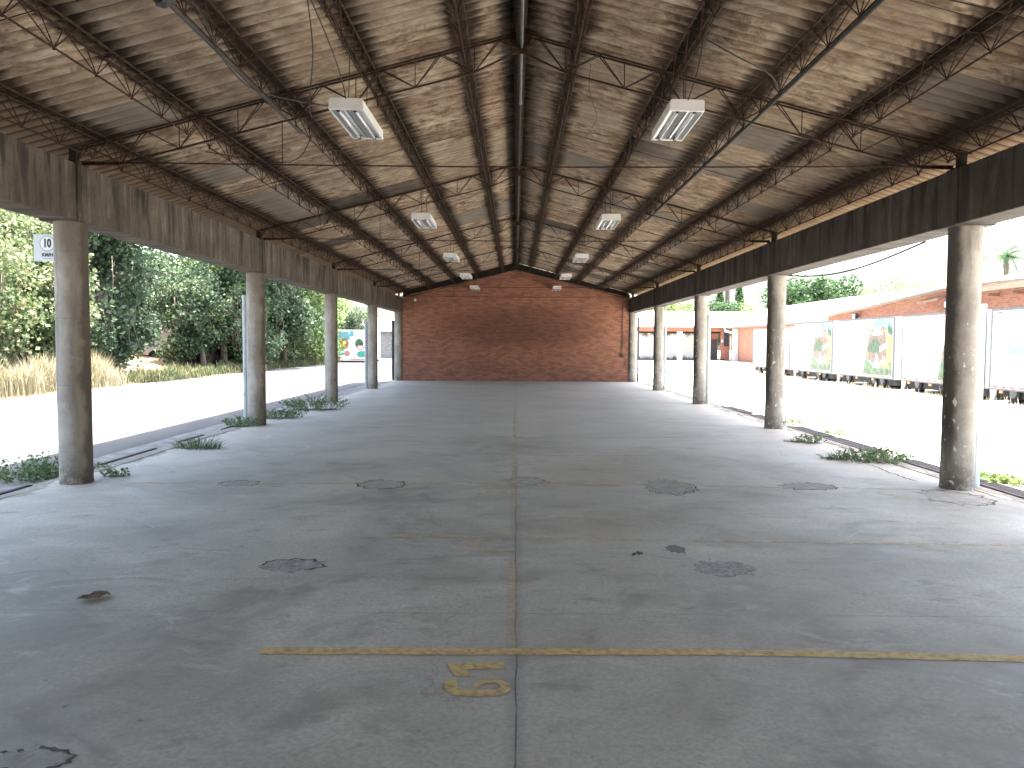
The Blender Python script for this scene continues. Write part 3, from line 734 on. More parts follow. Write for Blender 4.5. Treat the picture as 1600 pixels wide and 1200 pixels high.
for (x_, ya, yb, w_) in ((5.14, 7.6, 13.5, .022), (5.10, 13.8, 20.0, .022), (4.75, 8.9, 10.4, .015), (-5.17, 5.2, 8.2, .02), (-5.15, 9.2, 14.6, .025), (-4.9, 15.2, 19.5, .02)):
    n = 60; b = B(); rr = random.Random(int(ya*10)); wv = 0; vals = []
    for i in range(n+1):
        yy = ya+(yb-ya)*i/n; wv = wv*.9+rr.uniform(-.012, .012); e_ = min(1, 6*i/n, 6*(n-i)/n)
        for k_, q_ in ((-1.2, 0), (0, 1), (1.2, 0)): b.v.append((x_+wv+k_*w_, yy, .0024)); vals.append(q_*e_)
    for i in range(n):
        for j in range(2): o_ = 3*i+j; b.face((o_, o_+1, o_+4, o_+3))
    struct(edge(b.make('floor_crack', M['crack'], fix=False), vals))
for (xa, xb, xc, seed_) in ((5.34, 5.22, 5.02, 1), (-5.36, -5.2, -4.95, 2)):
    n = 150; b = B(); rr = random.Random(seed_); vals = []
    for i in range(n+1):
        yy = 3+29.5*i/n; k_ = rr.uniform(.3, 1.2)
        b.v += [(xa, yy, .0018), (xa+(xb-xa)*k_, yy, .0018), (xa+(xc-xa)*k_, yy, .0018)]; vals += [1., .75, 0.]
    for i in range(n):
        for j in range(2): o_ = 3*i+j; b.face((o_, o_+1, o_+4, o_+3))
    struct(edge(b.make('edge_dirt', M['dust'], fix=False), vals))
# litter
def leaf_litter(px, py, w, h, label):
    x0, y0_ = gp(px, py); b = B(); n = 7; rr = random.Random(int(px))
    for i in range(n+1):
        for j in range(5):
            u = i/n*2-1; v = j/2-1; k_ = math.sqrt(max(0, 1-u*u))
            b.v.append((u*w/2, v*k_*h/2+.03*u, .006+.022*abs(math.sin(u*4+v*2))*(1-.5*abs(u))+rr.uniform(0, .01)))
    for i in range(n):
        for j in range(4): a = i*5+j; b.face((a, a+1, a+6, a+5))
    o = b.make('dead_leaf', M['litter'], loc=(x0, y0_, .002)); o.rotation_euler.z = R(-.3, .3)
    so = o.modifiers.new('t', 'SOLIDIFY'); so.thickness = .002; so.offset = 1
    tag(o, label, 'leaf')
leaf_litter(147, 936, .17, .13, 'curled brown dry leaf lying on the left of the concrete floor')
leaf_litter(996, 870, .08, .09, 'small dark dead leaf right of the centre joint')
# kerb stones and crack line along the left edge
for i, (yy, L) in enumerate([(7.4, 1.0), (9.9, 1.5), (12.2, .9), (14.0, 1.1)]):
    b = B(); b.box(-.02, .035, 0, L, -.03, .012); k_ = b.make('slab_edge', M['void'], loc=(-5.37, yy, 0)); k_.rotation_euler = (0, 0, R(-.01, .01)); struct(k_)

# ------------------------------------------------------------------ plants
def leaf(b, p, s, rr, droop=0):
    a = rr.uniform(0, 2*PI); t = rr.uniform(-.9, .9)-droop
    d = Vector((math.cos(a)*math.cos(t), math.sin(a)*math.cos(t), math.sin(t)))
    u = d.cross(Vector((rr.uniform(-1, 1), rr.uniform(-1, 1), rr.uniform(-1, 1)))).normalized(); nn = d.cross(u)
    o = len(b.v); p = Vector(p)
    b.v += [tuple(p), tuple(p+d*s*.45+u*s*.42+nn*s*.08), tuple(p+d*s), tuple(p+d*s*.45-u*s*.42+nn*s*.08)]
    b.f += [(o, o+1, o+2), (o, o+2, o+3)]; b.mi += [0, 0]
def clump(b, c, r, n, s, rr, flat=.8):
    for _ in range(n):
        v = Vector((rr.gauss(0, 1), rr.gauss(0, 1), rr.gauss(0, 1))).normalized()*r*rr.random()**.45
        leaf(b, (c[0]+v.x, c[1]+v.y, c[2]+v.z*flat), s*rr.uniform(.6, 1.25), rr, .35)
def limb_tree(rr, H, lean, crown, nclump, nleaf, ls, tr=.16, lowvines=0, cr=(.45, .85)):
    tb = B(); cb = B(); top = Vector((lean[0], lean[1], H*.6))
    tb.tube([(0, 0, -.2), (lean[0]*.2+rr.uniform(-.1, .1), lean[1]*.2, H*.15), (lean[0]*.6, lean[1]*.6+rr.uniform(-.15, .15), H*.38), tuple(top)], [tr*1.25, tr, tr*.8, tr*.55], 9)
    for _ in range(nclump):
        ex = rr.choice(crown); c, rx, rz = ex
        v = Vector((rr.gauss(0, 1), rr.gauss(0, 1), rr.gauss(0, 1))).normalized()*rr.random()**.4
        p = Vector(c)+Vector((v.x*rx, v.y*rx, v.z*rz))
        clump(cb, p, rr.uniform(*cr), nleaf, ls, rr)
        if rr.random() < .35:
            q = Vector((0, 0, H*.3)).lerp(top, rr.uniform(.2, 1)); m_ = (q+p)/2+Vector((0, 0, .25))
            tb.tube([tuple(q), tuple(m_), tuple(p)], [tr*.35, tr*.22, tr*.08], 5)
    for _ in range(lowvines):
        x, y = rr.uniform(-1.9, 1.9), rr.uniform(-2, 2); z = rr.uniform(3, 5); zl = rr.uniform(.6, 2.4)
        pts = [(x+rr.uniform(-.1, .1), y+rr.uniform(-.1, .1), z+(zl-z)*i/4) for i in range(5)]
        tb.tube(pts, .018, 4)
        for i in range(6):
            t = rr.random(); clump(cb, (x, y, z+(zl-z)*t), .18, 10, ls*1.15, rr)
    return tb, cb
def tree_obj(name, rr, label, cat, group, mat, **kw):
    tb, cb = limb_tree(rr, **kw); root = empty(name)
    tb.make('trunk', M['bark'], root, smooth=True); cb.make('crown', M[mat], root, fix=False)
    tag(root, label, cat, group); return root
rr = random.Random(21)
GL = 'creeper covered trees along the far side of the road'
crownA = [((0, 0, 4.2), 1.9, 1.5), ((.5, -.8, 2.4), 1.4, 1.3), ((.3, 1.2, 1.3), 1.0, .8), ((-.6, .8, 3.2), 1.5, 1.6), ((.9, .5, 4.9), 1.5, 1.2)]
crownB = [((.4, 0, 3.8), 2.0, 1.8), ((-.2, -1.3, 1.1), .9, .8), ((1.0, .9, 2.4), 1.0, 1.0), ((-.4, -1.0, 2.5), 1.3, 1.5)]
v1 = tree_obj('creeper_tree', rr, '', 'tree', GL, 'leaf', H=6.0, lean=(.9, .3), crown=crownA, nclump=100, nleaf=90, ls=.18, lowvines=22)
v2 = tree_obj('creeper_tree', rr, '', 'tree', GL, 'leaf', H=5.4, lean=(-.3, .8), crown=crownB, nclump=115, nleaf=100, ls=.18, lowvines=24)
v3 = tree_obj('creeper_tree', rr, '', 'tree', GL, 'leaf_yel', H=5.0, lean=(.5, -.4), crown=[((.3, 0, 3.6), 1.9, 1.7), ((.9, .4, 1.9), 1.4, 1.2), ((0, -1, 2.1), 1.4, 1.3)], nclump=125, nleaf=100, ls=.15, lowvines=14)
trees = [(v3, -18.2, 24.0, .2, 1.15, 'sunlit yellow green creeper tree, leftmost behind the dry grass'),
         (v3, -18.4, 27.4, 2.0, 1.2, 'sunlit yellow green creeper tree beside the speed sign'),
         (v3, -18.4, 30.4, 4.1, 1.2, 'sunlit yellow green creeper tree hidden partly by the nearest left column'),
         (v1, -18.2, 32.2, 0, 1.1, 'dark creeper tree just right of the nearest left column'),
         (v2, -18.2, 34.2, 0, .85, 'dark creeper tree with hanging vines left of the white truck'),
         (v1, -17.6, 43.4, 2.4, 1.0, 'dark creeper tree right of the parked white truck'),
         (v2, -17.3, 45.6, 3.0, 1.2, 'leaning dark creeper tree before the second left column'),
         (v1, -17.0, 47.6, 4.4, 1.25, 'tall dark creeper tree seen beside the second left column'),
         (v2, -16.6, 51.2, 5.2, 1.3, 'dense dark creeper tree just right of the second left column'),
         (v1, -16.4, 54.2, .8, 1.2, 'last dark creeper tree before the pale bushes'),
         (v2, -23.2, 27.0, 2.2, 1.45, 'creeper tree in the back row above the dry grass'),
         (v1, -23.5, 32.5, 1.2, 1.45, 'creeper tree in the back row behind the speed sign'),
         (v1, -22.5, 53.0, 3.2, 1.45, 'creeper tree in the back row behind the leaning tree'),
         (v2, -21.8, 58.5, 0.2, 1.45, 'creeper tree in the back row before the pale bushes'),
         (v1, -24.5, 38.0, 5.2, 1.6, 'creeper tree in the back row left of the white truck'),
         (v2, -26.5, 50.0, 4.0, 1.75, 'creeper tree in the back row behind the white truck'),
         (v2, -20.6, 32.5, 3.6, 1.3, 'creeper tree close behind the dark tree right of the nearest left column'),
         (v2, -20.4, 47.2, 1.9, 1.2, 'creeper tree close behind the leaning tree'),
         (v1, -27.0, 43.5, 2.0, 1.75, 'creeper tree in the back row, farthest from the road')]
v1b = copy_tree(v1); v2b = copy_tree(v2)
for q_ in (v1b, v2b):
    for c_ in q_.children:
        if c_.name.startswith('crown'):
            c_.data = c_.data.copy(); c_.data.materials.clear(); c_.data.materials.append(M['leaf_mix'])
trees = [((v1b if v is v1 and i in (9,) else v2b if v is v2 and i in (6,) else v), *t) for i, (v, *t) in enumerate(trees)]
used = set()
for (v, x, y, rz, s, lb) in trees:
    o = v if v.name not in used else copy_tree(v); used.add(v.name)
    o.location = (x, y, .05); o.rotation_euler.z = rz; o.scale = (s, s, s); tag(o, lb, 'tree', GL)
v9 = tree_obj('undergrowth_bush', rr, '', 'bush', None, 'leaf', H=1.6, lean=(.1, .1), crown=[((0, 0, .9), 1.4, .8), ((.3, 1.4, .7), 1.1, .6), ((0, -1.4, .8), 1.1, .7)], nclump=46, nleaf=80, ls=.2, tr=.04, cr=(.35, .6))
for i, (x, y, s, lb) in enumerate([(-19.6, 30.5, 1.2, 'low bush under the sunlit creeper trees'), (-20.0, 35.0, 1.3, 'low bush left of the white truck'), 
        (-20.0, 50.5, 1.5, 'low bush right of the white truck'), (-19.6, 52.5, 1.6, 'low bush behind the second left column'), (-18.8, 57.0, 1.6, 'low bush under the last creeper trees'), (-27.5, 39.0, 2.4, 'big bush far behind the road, left'), (-28.5, 54.0, 2.8, 'big bush far behind the road, right'), (-29, 46.5, 2.6, 'big bush far behind the white truck'), (-25.5, 31, 2.2, 'big bush behind the back row near the speed sign')]):
    o = v9 if i == 0 else copy_tree(v9); o.location = (x, y, .1); o.rotation_euler.z = i*.9 % .6; o.scale = (s, s, s); tag(o, lb, 'bush', 'undergrowth bushes below the creeper trees')
# tall shade trees whose crowns overhang the road
v4 = tree_obj('shade_tree', rr, '', 'tree', None, 'leaf_dark', H=13, lean=(2.6, .5), crown=[((4.0, 0, 8.6), 3.0, 1.4), ((1.5, 1.5, 9.0), 3.0, 1.6), ((2.5, -2, 9.0), 2.6, 1.3)], nclump=100, nleaf=95, ls=.24, tr=.26, cr=(.7, 1.2))
for i, (x, y, rz, s) in enumerate([(-19.4, 33.5, 0, .8), (-18.4, 45.6, .3, 1.0), (-18.0, 50.0, -.3, 1.05), (-17.4, 57.0, .2, .9)]):
    o = v4 if i == 0 else copy_tree(v4)
    o.location = (x, y, .05); o.rotation_euler.z = rz; o.scale = (s, s, s)
    tag(o, ['tall shade tree behind the white truck overhanging the road', 'tall shade tree overhanging the road between the first two left columns', 'tall shade tree behind the second left column', 'tall shade tree overhanging the road near the pale bushes'][i], 'tree', 'tall shade trees overhanging the road')
# pale bushes further along
GB = 'pale green bushes at the far end of the road'
v5 = tree_obj('bush', rr, '', 'bush', GB, 'leaf_pale', H=4.5, lean=(.2, .1), crown=[((0, 0, 2.6), 1.9, 1.9), ((.8, .6, 1.4), 1.5, 1.1), ((-.5, -.7, 4.0), 1.3, 1.2)], nclump=70, nleaf=90, ls=.2, tr=.08, cr=(.5, .9))
for i, (x, y, s, lb) in enumerate([(-16.6, 58.5, 1.3, 'tall pale green bush right of the creeper trees'), (-17.0, 63, 1.4, 'tall pale green bush left of the third left column'), (-17.6, 67.5, 1.35, 'pale green bush behind the third left column'),
                                   (-18.2, 76, 1.15, 'low pale green bush above the painted trailer'), (-20.5, 72, 1.2, 'pale green bush behind the painted trailer')]):
    o = v5 if i == 0 else copy_tree(v5); o.location = (x, y, .0); o.rotation_euler.z = i*1.3; o.scale = (s, s, s); tag(o, lb, 'bush', GB)
o = copy_tree(v2); o.location = (-16.3, 76, -.1); o.scale = (.95, .95, 1.0); tag(o, 'small dark tree standing above the painted trailer', 'tree')
# far right trees
GF = 'trees behind the far warehouse roofs'
v6 = tree_obj('broadleaf_tree', rr, '', 'tree', GF, 'leaf_pale', H=9, lean=(.3, .2), crown=[((0, 0, 7.5), 4.6, 2.6), ((3, 1, 6.3), 3, 2), ((-3, -1, 6), 3, 2.2)], nclump=95, nleaf=80, ls=.42, tr=.3, cr=(1.0, 1.7))
v7 = tree_obj('broadleaf_tree', rr, '', 'tree', GF, 'leaf_dark', H=10, lean=(.3, .2), crown=[((0, 0, 7.8), 4.4, 3.2), ((3, 1, 5.3), 3, 2.5)], nclump=95, nleaf=80, ls=.42, tr=.3, cr=(1.0, 1.7))
v8 = tree_obj('flowering_tree', rr, '', 'tree', None, 'flower', H=9, lean=(.3, .2), crown=[((0, 0, 8.2), 4.8, 1.9), ((4, 1, 7.4), 3, 1.6)], nclump=90, nleaf=80, ls=.40, tr=.3, cr=(1.0, 1.6))
far = [(v6, 19, 104, .85, 'pale green tree behind the far low building, leftmost of its row'), (v6, 24, 108, .8, 'pale green tree behind the far low building, second from the left'),
       (v7, 28.5, 106, .72, 'dark green tree below the white towers'), (v6, 33, 108, .75, 'pale green tree right of the white towers'), (v7, 37.5, 104, 1.0, 'tall dark green tree right of the second right column'),
       (v7, 42, 102, 1.0, 'dark green tree behind the long roof, right of the tallest one'), (v6, 47, 100, .98, 'pale green rounded tree left of the yellow tree'), (v8, 52.5, 98, .98, 'yellow flowering tree behind the long roof'),
       (v6, 59, 97, .95, 'pale green tree just left of the nearest right column'), (v6, 65, 99, 1.05, 'pale green tree beside the palm'), (v7, 14, 107, .8, 'dark green tree behind the far end of the low building'),
       (v7, 73, 99, 1.1, 'dark green tree right of the palm')]
used = set()
for i, (v, x, y, s, lb) in enumerate(far):
    o = v if v.name not in used else copy_tree(v); used.add(v.name)
    o.location = (x, y, -.1); o.rotation_euler.z = i*1.1; o.scale = (s, s, s*.98); tag(o, lb, 'tree', None if v is v8 else GF)
# cypresses between the towers
cb = B(); rc = random.Random(5)
for i in range(70):
    z = 2+18*i/70; r_ = 1.5*math.sin(PI*min(1, (i+6)/82))**.6; clump(cb, (rc.uniform(-.5, .5)*r_, rc.uniform(-.5, .5)*r_, z), r_*.8, 55, .6, rc)
root = empty('cypress_tree'); cb.make('crown', M['leaf_dark'], root, fix=False); tb = B(); tb.tube([(0, 0, -.1), (0, 0, 8)], [.35, .2], 8); tb.make('trunk', M['bark'], root)
for i, (x, s, lb) in enumerate([(62.5, .95, 'dark columnar cypress left of the white towers'), (68.4, 1.0, 'dark columnar cypress between the two white towers'), (78.5, 1.05, 'dark columnar cypress right of the white towers')]):
    o = root if i == 0 else copy_tree(root); o.location = (x, 236, -.1); o.scale = (1, 1, s); tag(o, lb, 'tree', 'cypresses among the white towers')
# palm
root = tag(empty('palm_tree', (60, 95, -.1)), 'feathery palm tree rising above the warehouse roof at the right edge', 'palm tree')
tb = B(); tb.tube([(0, 0, -.1), (.2, 0, 5), (0, 0, 9.6)], [.32, .24, .2], 10); tb.make('trunk', M['bark'], root, smooth=True)
cb = B(); rp = random.Random(9)
for k in range(22):
    a = 2*PI*k/22+rp.uniform(-.1, .1); up = rp.uniform(.1, 1.25); L = rp.uniform(2.6, 3.6); P = []
    for i in range(9):
        t = i/8; h = math.cos(up)*L*t; z = 9.6+math.sin(up)*L*t-1.5*t*t*L*.45; P.append(Vector((h*math.cos(a), h*math.sin(a), z)))
    cb.tube([tuple(p) for p in P], .03, 4)
    sd = Vector((-math.sin(a), math.cos(a), 0))
    for i in range(1, 9):
        for q in range(3):
            p = P[i-1].lerp(P[i], q/3); w_ = .75*(1-.5*i/8)
            for s in (-1, 1):
                e = p+sd*s*w_*.8+(P[i]-P[i-1]).normalized()*.35+Vector((0, 0, -.35)); o = len(cb.v)
                cb.v += [tuple(p), tuple(e), tuple(p+(P[i]-P[i-1]).normalized()*.09)]; cb.face((o, o+1, o+2))
cb.make('crown', M['leaf_dark'], root, fix=False)

root.scale = (1.3, 1.3, 1.32)
# dry grass and ground weeds: stuff
def blades(n, fx_, hmin, hmax, w, seed, zf=lambda x, y: 0):
    rr = random.Random(seed); b = B()
    for _ in range(n):
        x, y = fx_(rr); h = rr.uniform(hmin, hmax)*(.62+.38*math.sin(x*2.3+1.7*math.sin(y*1.1))*math.sin(y*1.9+x)); a = rr.uniform(0, 2*PI); ln = rr.uniform(.1, .55)*h; c, s = math.cos(a), math.sin(a); o = len(b.v); z = zf(x, y)
        px, py = -s*w/2, c*w/2
        b.v += [(x-px, y-py, z-.03), (x+px, y+py, z-.03), (x+px*.8+c*ln*.35, y+py*.8+s*ln*.35, z+h*.6), (x-px*.8+c*ln*.35, y-py*.8+s*ln*.35, z+h*.6), (x+c*ln, y+s*ln, z+h*(1-.12*ln/h))]
        b.f += [(o, o+1, o+2, o+3), (o+3, o+2, o+4)]; b.mi += [0, 0]
    return b
vz = lambda x, y: max(-.1, min(.3, (-15.2-x)*.09-.08))
def f1(rr):
    y = 19+10.5*rr.random()**.9; x = -15.35-abs(rr.gauss(0, 1.0)); return x+.15*math.sin(y*.9)+rr.gauss(0, .2), y
stuff(blades(19000, f1, .6, 1.5, .018, 1, vz).make('dry_grass', M['straw'], fix=False), 'tall dry straw coloured grass along the left road edge', 'grass')
def f2(rr):
    y = 28.5+42*rr.random()**1.2; x = -15.3-abs(rr.gauss(0, .8)); return x+.18*math.sin(y*.6)+rr.gauss(0, .22), y
stuff(blades(15000, f2, .12, .75, .035, 2, vz).make('verge_grass', M['grassmix'], fix=False), 'low green and brown grass under the creeper trees', 'grass')
def f3(rr):
    y = 5+35*rr.random(); x = 5.85+abs(rr.gauss(0, .7)); return x, y
stuff(blades(3800, f3, .02, .10, .012, 3, lambda x, y: -.12).make('edge_grass', M['grassmix'], fix=False), 'short sparse grass on the ground beyond the right floor edge', 'grass')
def f4(rr):
    y = 19+30*rr.random(); return 14.0+rr.gauss(0, .45), y
stuff(blades(750, f4, .10, .45, .025, 4, lambda x, y: -.12).make('yard_weeds', M['straw'], fix=False), 'dry straw weeds in front of the white trailers', 'weeds')

# individual weed clumps
def weed(px, py, r, h, n, leafy, label, z=0, mat='weed', flower=0):
    x, y = gp(px, py, z); rr = random.Random(int(px*7+py)); b = B()
    for _ in range(n):
        a = rr.uniform(0, 2*PI); q = r*rr.random()**.6; bx, by = q*math.cos(a), q*math.sin(a)*.7
        hh = h*rr.uniform(.35, 1)*(1-.4*q/r); ln = rr.uniform(.1, .8)*hh+.3*q; b2 = rr.uniform(-.6, .6)+a
        P = [(bx, by, -.01), (bx+math.cos(b2)*ln*.4, by+math.sin(b2)*ln*.4, hh*.65), (bx+math.cos(b2)*ln, by+math.sin(b2)*ln, hh)]
        b.tube(P, [.0025, .002, .001], 3, cap=False)
        for _k in range(leafy):
            t = rr.uniform(.25, 1); i = 0 if t < .5 else 1; p = Vector(P[i]).lerp(Vector(P[i+1]), (t*2) % 1 if t < 1 else 1); leaf(b, p, rr.uniform(.02, .05), rr)
        if not leafy:
            w = .006; o = len(b.v); dx, dy = -math.sin(b2)*w, math.cos(b2)*w
            b.v += [(P[0][0]-dx, P[0][1]-dy, 0), (P[0][0]+dx, P[0][1]+dy, 0), (P[1][0]+dx, P[1][1]+dy, P[1][2]), (P[1][0]-dx, P[1][1]-dy, P[1][2]), P[2]]
            b.face((o, o+1, o+2, o+3)); b.face((o+3, o+2, o+4))
    if z == 0:
        P_ = rag(x, y, r*1.15, r*.75, 20, .2, 0, int(px)); q_ = B(); q_.v = [(x, y, .0026)]+[(p[0], p[1], .0026) for p in P_]
        for j in range(20): q_.face((0, 1+j, 1+(j+1) % 20))
        struct(edge(q_.make('soil', M['soil'], fix=False), [1.]+[0.]*20))
    root = b.make('weed_clump', M[mat], fix=False, loc=(x, y, z)); tag(root, label, 'weed', 'weeds along the floor edges')
    return root
weed(310, 700, .36, .22, 130, 0, 'low grassy weed on the floor left of centre, before the second left column')
weed(180, 744, .13, .16, 34, 3, 'tiny weed right of the nearest left column foot')
weed(492, 640, .62, .42, 130, 12, 'bushy green weed before the third left column')
weed(436, 653, .48, .26, 110, 9, 'low green weed with white flowers beside the second left column')
weed(378, 666, .26, .26, 60, 9, 'small green weed at the foot of the second left column')
weed(35, 752, .36, .30, 95, 9, 'leafy weed in the gutter at the far left edge', -.06)
weed(72, 745, .24, .42, 60, 9, 'tall leafy weed just left of the nearest left column', -.06)
weed(150, 738, .10, .14, 22, 5, 'small weed in the gutter behind the nearest left column', -.06)
weed(1366, 721, .42, .24, 120, 7, 'spreading green weed on the right floor edge')
weed(1312, 717, .26, .13, 90, 0, 'low weed left of the spreading green weed on the right')
weed(1270, 692, .22, .2, 40, 5, 'small upright weed near the second right column')
weed(1245, 690, .22, .08, 50, 0, 'flat weed just right of the second right column foot')
weed(1240, 664, .3, .22, 60, 6, 'weed behind the second right column foot', -.08)
weed(1300, 680, .22, .14, 50, 6, 'weed on the ground right of the small upright weed', -.08)
weed(1545, 752, .22, .13, 110, 8, 'bright green weed right of the nearest right column', -.1, 'leaf_pale')
weed(1585, 756, .22, .13, 100, 8, 'bright green weed at the far right edge', -.1, 'leaf_pale')
weed(1052, 611, .6, .35, 80, 8, 'weed on the ground beyond the fourth right column', -.1, 'leaf_pale')
weed(1000, 597, .5, .4, 60, 8, 'weed beside the corner of the brick wall', -.1, 'leaf_pale')
weed(1150, 640, .3, .12, 40, 4, 'low weed beyond the third right column', -.08)

# ------------------------------------------------------------------ speed sign
def text_mesh(s, size, name, mat, parent, loc, rot, bold=.0):
    cu = bpy.data.curves.new('t', 'FONT'); cu.body = s; cu.size = size; cu.align_x = 'CENTER'; cu.align_y = 'CENTER'; cu.extrude = .0008; cu.offset = bold
    t = bpy.data.objects.new('t', cu); col.objects.link(t); bpy.context.view_layer.update()
    me = bpy.data.meshes.new_from_object(t.evaluated_get(bpy.context.evaluated_depsgraph_get())); bpy.data.objects.remove(t)
    me.materials.clear(); me.materials.append(mat)
    o = bpy.data.objects.new(name, me); col.objects.link(o); o.parent = parent; o.location = loc; o.rotation_euler = rot; return o
sx, sy, sz = -5.585, 9.2, 2.72
root = tag(empty('speed_sign', (sx, sy, sz)), 'square grey speed limit sign reading 10 KM/H behind the nearest left column', 'sign')
b = B(); b.box(-.165, .165, 0, .006, -.17, .15); b.make('plate', M['sign'], root, bevel=.002)
b = B(); b.tube([(.0, -.0005, .04), (.0, -.003, .04)], .082, 40); b.make('disc', M['sign_white'], root)
b = B()
for i in range(40):
    a0, a1 = 2*PI*i/40, 2*PI*(i+1)/40
    b.prism([(.088*math.cos(a0), -.003, .04+.088*math.sin(a0)), (.088*math.cos(a1), -.003, .04+.088*math.sin(a1)), (.083*math.cos(a1), -.003, .04+.083*math.sin(a1)), (.083*math.cos(a0), -.003, .04+.083*math.sin(a0))], (0, .003, 0))
b.make('ring', M['steel'], root)
text_mesh('10', .115, 'numerals', M['ink'], root, (0, -.0042, .04), (PI/2, 0, 0), .0065).scale = (.85, 1.15, 1)
text_mesh('KM/H', .055, 'lettering', M['ink'], root, (0, -.0022, -.095), (PI/2, 0, 0), .0025)
b = B(); b.box(-.05, .05, -.0015, 0, -.139, -.135); b.make('small_print', M['steel'], root)
b = B(); b.tube([(.1, .02, 0), (.50, -.3, 0)], .012, 6); b.tube([(.1, .006, .0), (.1, .03, .0)], .02, 6); b.make('bracket', M['steel'], root)

# ------------------------------------------------------------------ swagged cable on the right
P = []
a = Vector((5.2, 14.8, 2.93)); c_ = Vector((5.22, 9.9, 2.93))
for i in range(21):
    t = i/20; p = a.lerp(c_, t); p.z -= .16*math.sin(PI*t)**1; P.append(tuple(p))
b = B(); b.tube(P, .013, 6); tag(b.make('swag_cable', M['cable']), 'thick black cable sagging under the right beam between the first two right columns', 'cable')

# ------------------------------------------------------------------ trailers
def wheel(parent, x, y, z, r=.36, w=.22):
    b = B(); b.tube([(x, y, z), (x+w, y, z)], r, 24); t = b.make('wheel', M['tyre'], parent)
    b = B(); b.tube([(x-.006, y, z), (x+.02, y, z)], r*.55, 18); b.make('rim', M['rim'], t); return t
def picture(parent, xs, ya, yb, z0, z1):
    # printed picture on the side; y decreasing is right in the photo. u 0..1 left->right, v 0..1 up
    b = B(); W = ya-yb; H = z1-z0; lay = [0]
    def q(k, pts):
        b.k = k; lay[0] += .0006; b.poly([(xs-.002-lay[0], ya-u*W, z0+v*H) for u, v in pts])
    edge = [(0, 0), (.08, .30), (.10, .42), (.17, .62), (.24, .78), (.36, .90), (.44, 1), (.86, 1), (1, .84), (1, 0)]
    q(0, edge)
    q(1, [(.10, .42), (.17, .62), (.24, .78), (.34, .86), (.40, .82), (.55, .80), (.66, .86), (.78, .84), (.80, .60), (.86, .3), (.40, .2), (.08, .30)])
    q(2, [(.72, .84), (.80, .62), (.84, .2), (1, .2), (1, .74), (.88, .66), (.82, .80)])
    q(3, [(.16, .36), (.18, .50), (.30, .62), (.45, .66), (.60, .58), (.62, .46), (.50, .36), (.34, .42)])
    q(4, [(0, 0), (.08, .30), (.22, .24), (.38, .14), (.60, .18), (.80, .22), (1, .24), (1, 0)])
    q(5, [(.36, .12), (.44, .30), (.48, .42), (.52, .34), (.66, .12)])
    q(6, [(.28, .70), (.30, .76), (.66, .78), (.68, .72)]); q(6, [(.36, .80), (.38, .83), (.58, .84), (.58, .80)])
    q(6, [(.60, .42), (.58, .50), (.86, .58), (.88, .50)])
    q(7, [(.12, .36), (.18, .42), (.22, .36), (.16, .30)]); q(7, [(.66, .14), (.70, .22), (.92, .22), (.90, .12)])
    q(3, [(.84, .84), (.88, .94), (.92, .82), (.96, .88), (1, .78), (1, .70), (.86, .74)])
    q(6, [(.70, .26), (.71, .36), (.72, .26)]); q(6, [(.76, .25), (.77, .35), (.78, .25)])
    return b.make('picture', [M[k] for k in ('aqua', 'brown_p', 'yellow_p', 'dkgreen_p', 'green_p', 'grey_p', 'sign_white', 'orange_p')], parent, fix=False)
def trailer(yl, yr, X, z1, pic, txt, label):
    # yl = far (left in photo) end, yr = near end
    root = tag(empty('box_trailer', (X, (yl+yr)/2, -.1)), label, 'trailer', 'white box trailers parked in a row')
    h = (yl-yr)/2; z0 = .36
    b = B(); b.box(0, 2.4, -h, h, z0, z1); body = b.make('body', M['white_paint'], root, bevel=.02)
    b = B()
    for z in (z0-.001, z1-.06): b.box(-.012, -.001, -h, h, z, z+.05)
    for y in (-h, h-.05): b.box(-.016, -.001, y-.01, y+.06, z0+.06, z1-.06)
    b.box(-.02, .02, -h, h, z1, z1+.025)
    b.make('edge_trim', M['trim'], root)
    b = B(); b.box(.01, .04, -h-.02, -h-.001, z0, z1); b.make('corner_seal', M['steel'], root)
    n = int(2*h/.42)
    for i in range(n):
        y = h-.2-i*.42; B().box(-.018, -.013, y-.2, y, z0+.07, z0+.12).make('reflective_strip', M['red'], root)
    b = B(); b.box(.12, .3, -h+.05, h-.05, .12, z0-.004); b.box(2.1, 2.3, -h+.05, h-.05, .12, z0-.004)
    for i in range(5): y = -h+.3+i*(2*h-.6)/4; b.box(.3, 2.1, y-.05, y+.05, .15, z0-.006)
    b.make('chassis', M['chassis'], root)
    b = B(); b.prism([(-.01, h-.05, z0-.002), (-.01, h-.35, z0-.002), (-.01, h-.25, .05), (-.01, h-.1, .0)], (.05, 0, 0)); b.make('stand_leg', M['white_paint'], root)
    for i in range(3): b = B(); b.box(-.03, -.0, h-.7-i*1.5, h-.55-i*1.5, z0-.09, z0-.01); b.make('marker_lamp', M['amber'], root)
    for y in (-h+1.0, -h+1.75): wheel(root, .05, y, .30, .30)
    wheel(root, .05, h-1.1, .30, .30)
    b = B()
    for y in (h-.4, -h+.4): b.box(-.02, -.001, y-.12, y+.12, z1-.14, z1-.1)
    b.make('top_lamp', M['red'], root)
    if pic: picture(root, -.002, -h+pic, -h+.12, z0+.14, z1-.05)
    if txt:
        text_mesh('temps', .50, 'lettering', M['aqua_text'], root, (-.006, h-1.45, z0+1.25), (PI/2, 0, -PI/2), .01)
    return root
trailer(24.25, 19.1, 14.95, 2.86, 0, 1, 'white box trailer with pale aqua lettering at the right edge of the photo')
trailer(29.8, 24.55, 14.95, 2.86, 2.7, 1, 'white box trailer with pale aqua lettering, left of the nearest right column')
trailer(35.75, 30.45, 14.95, 2.86, 2.65, 0, 'white box trailer with the large plant picture, second from the far end')
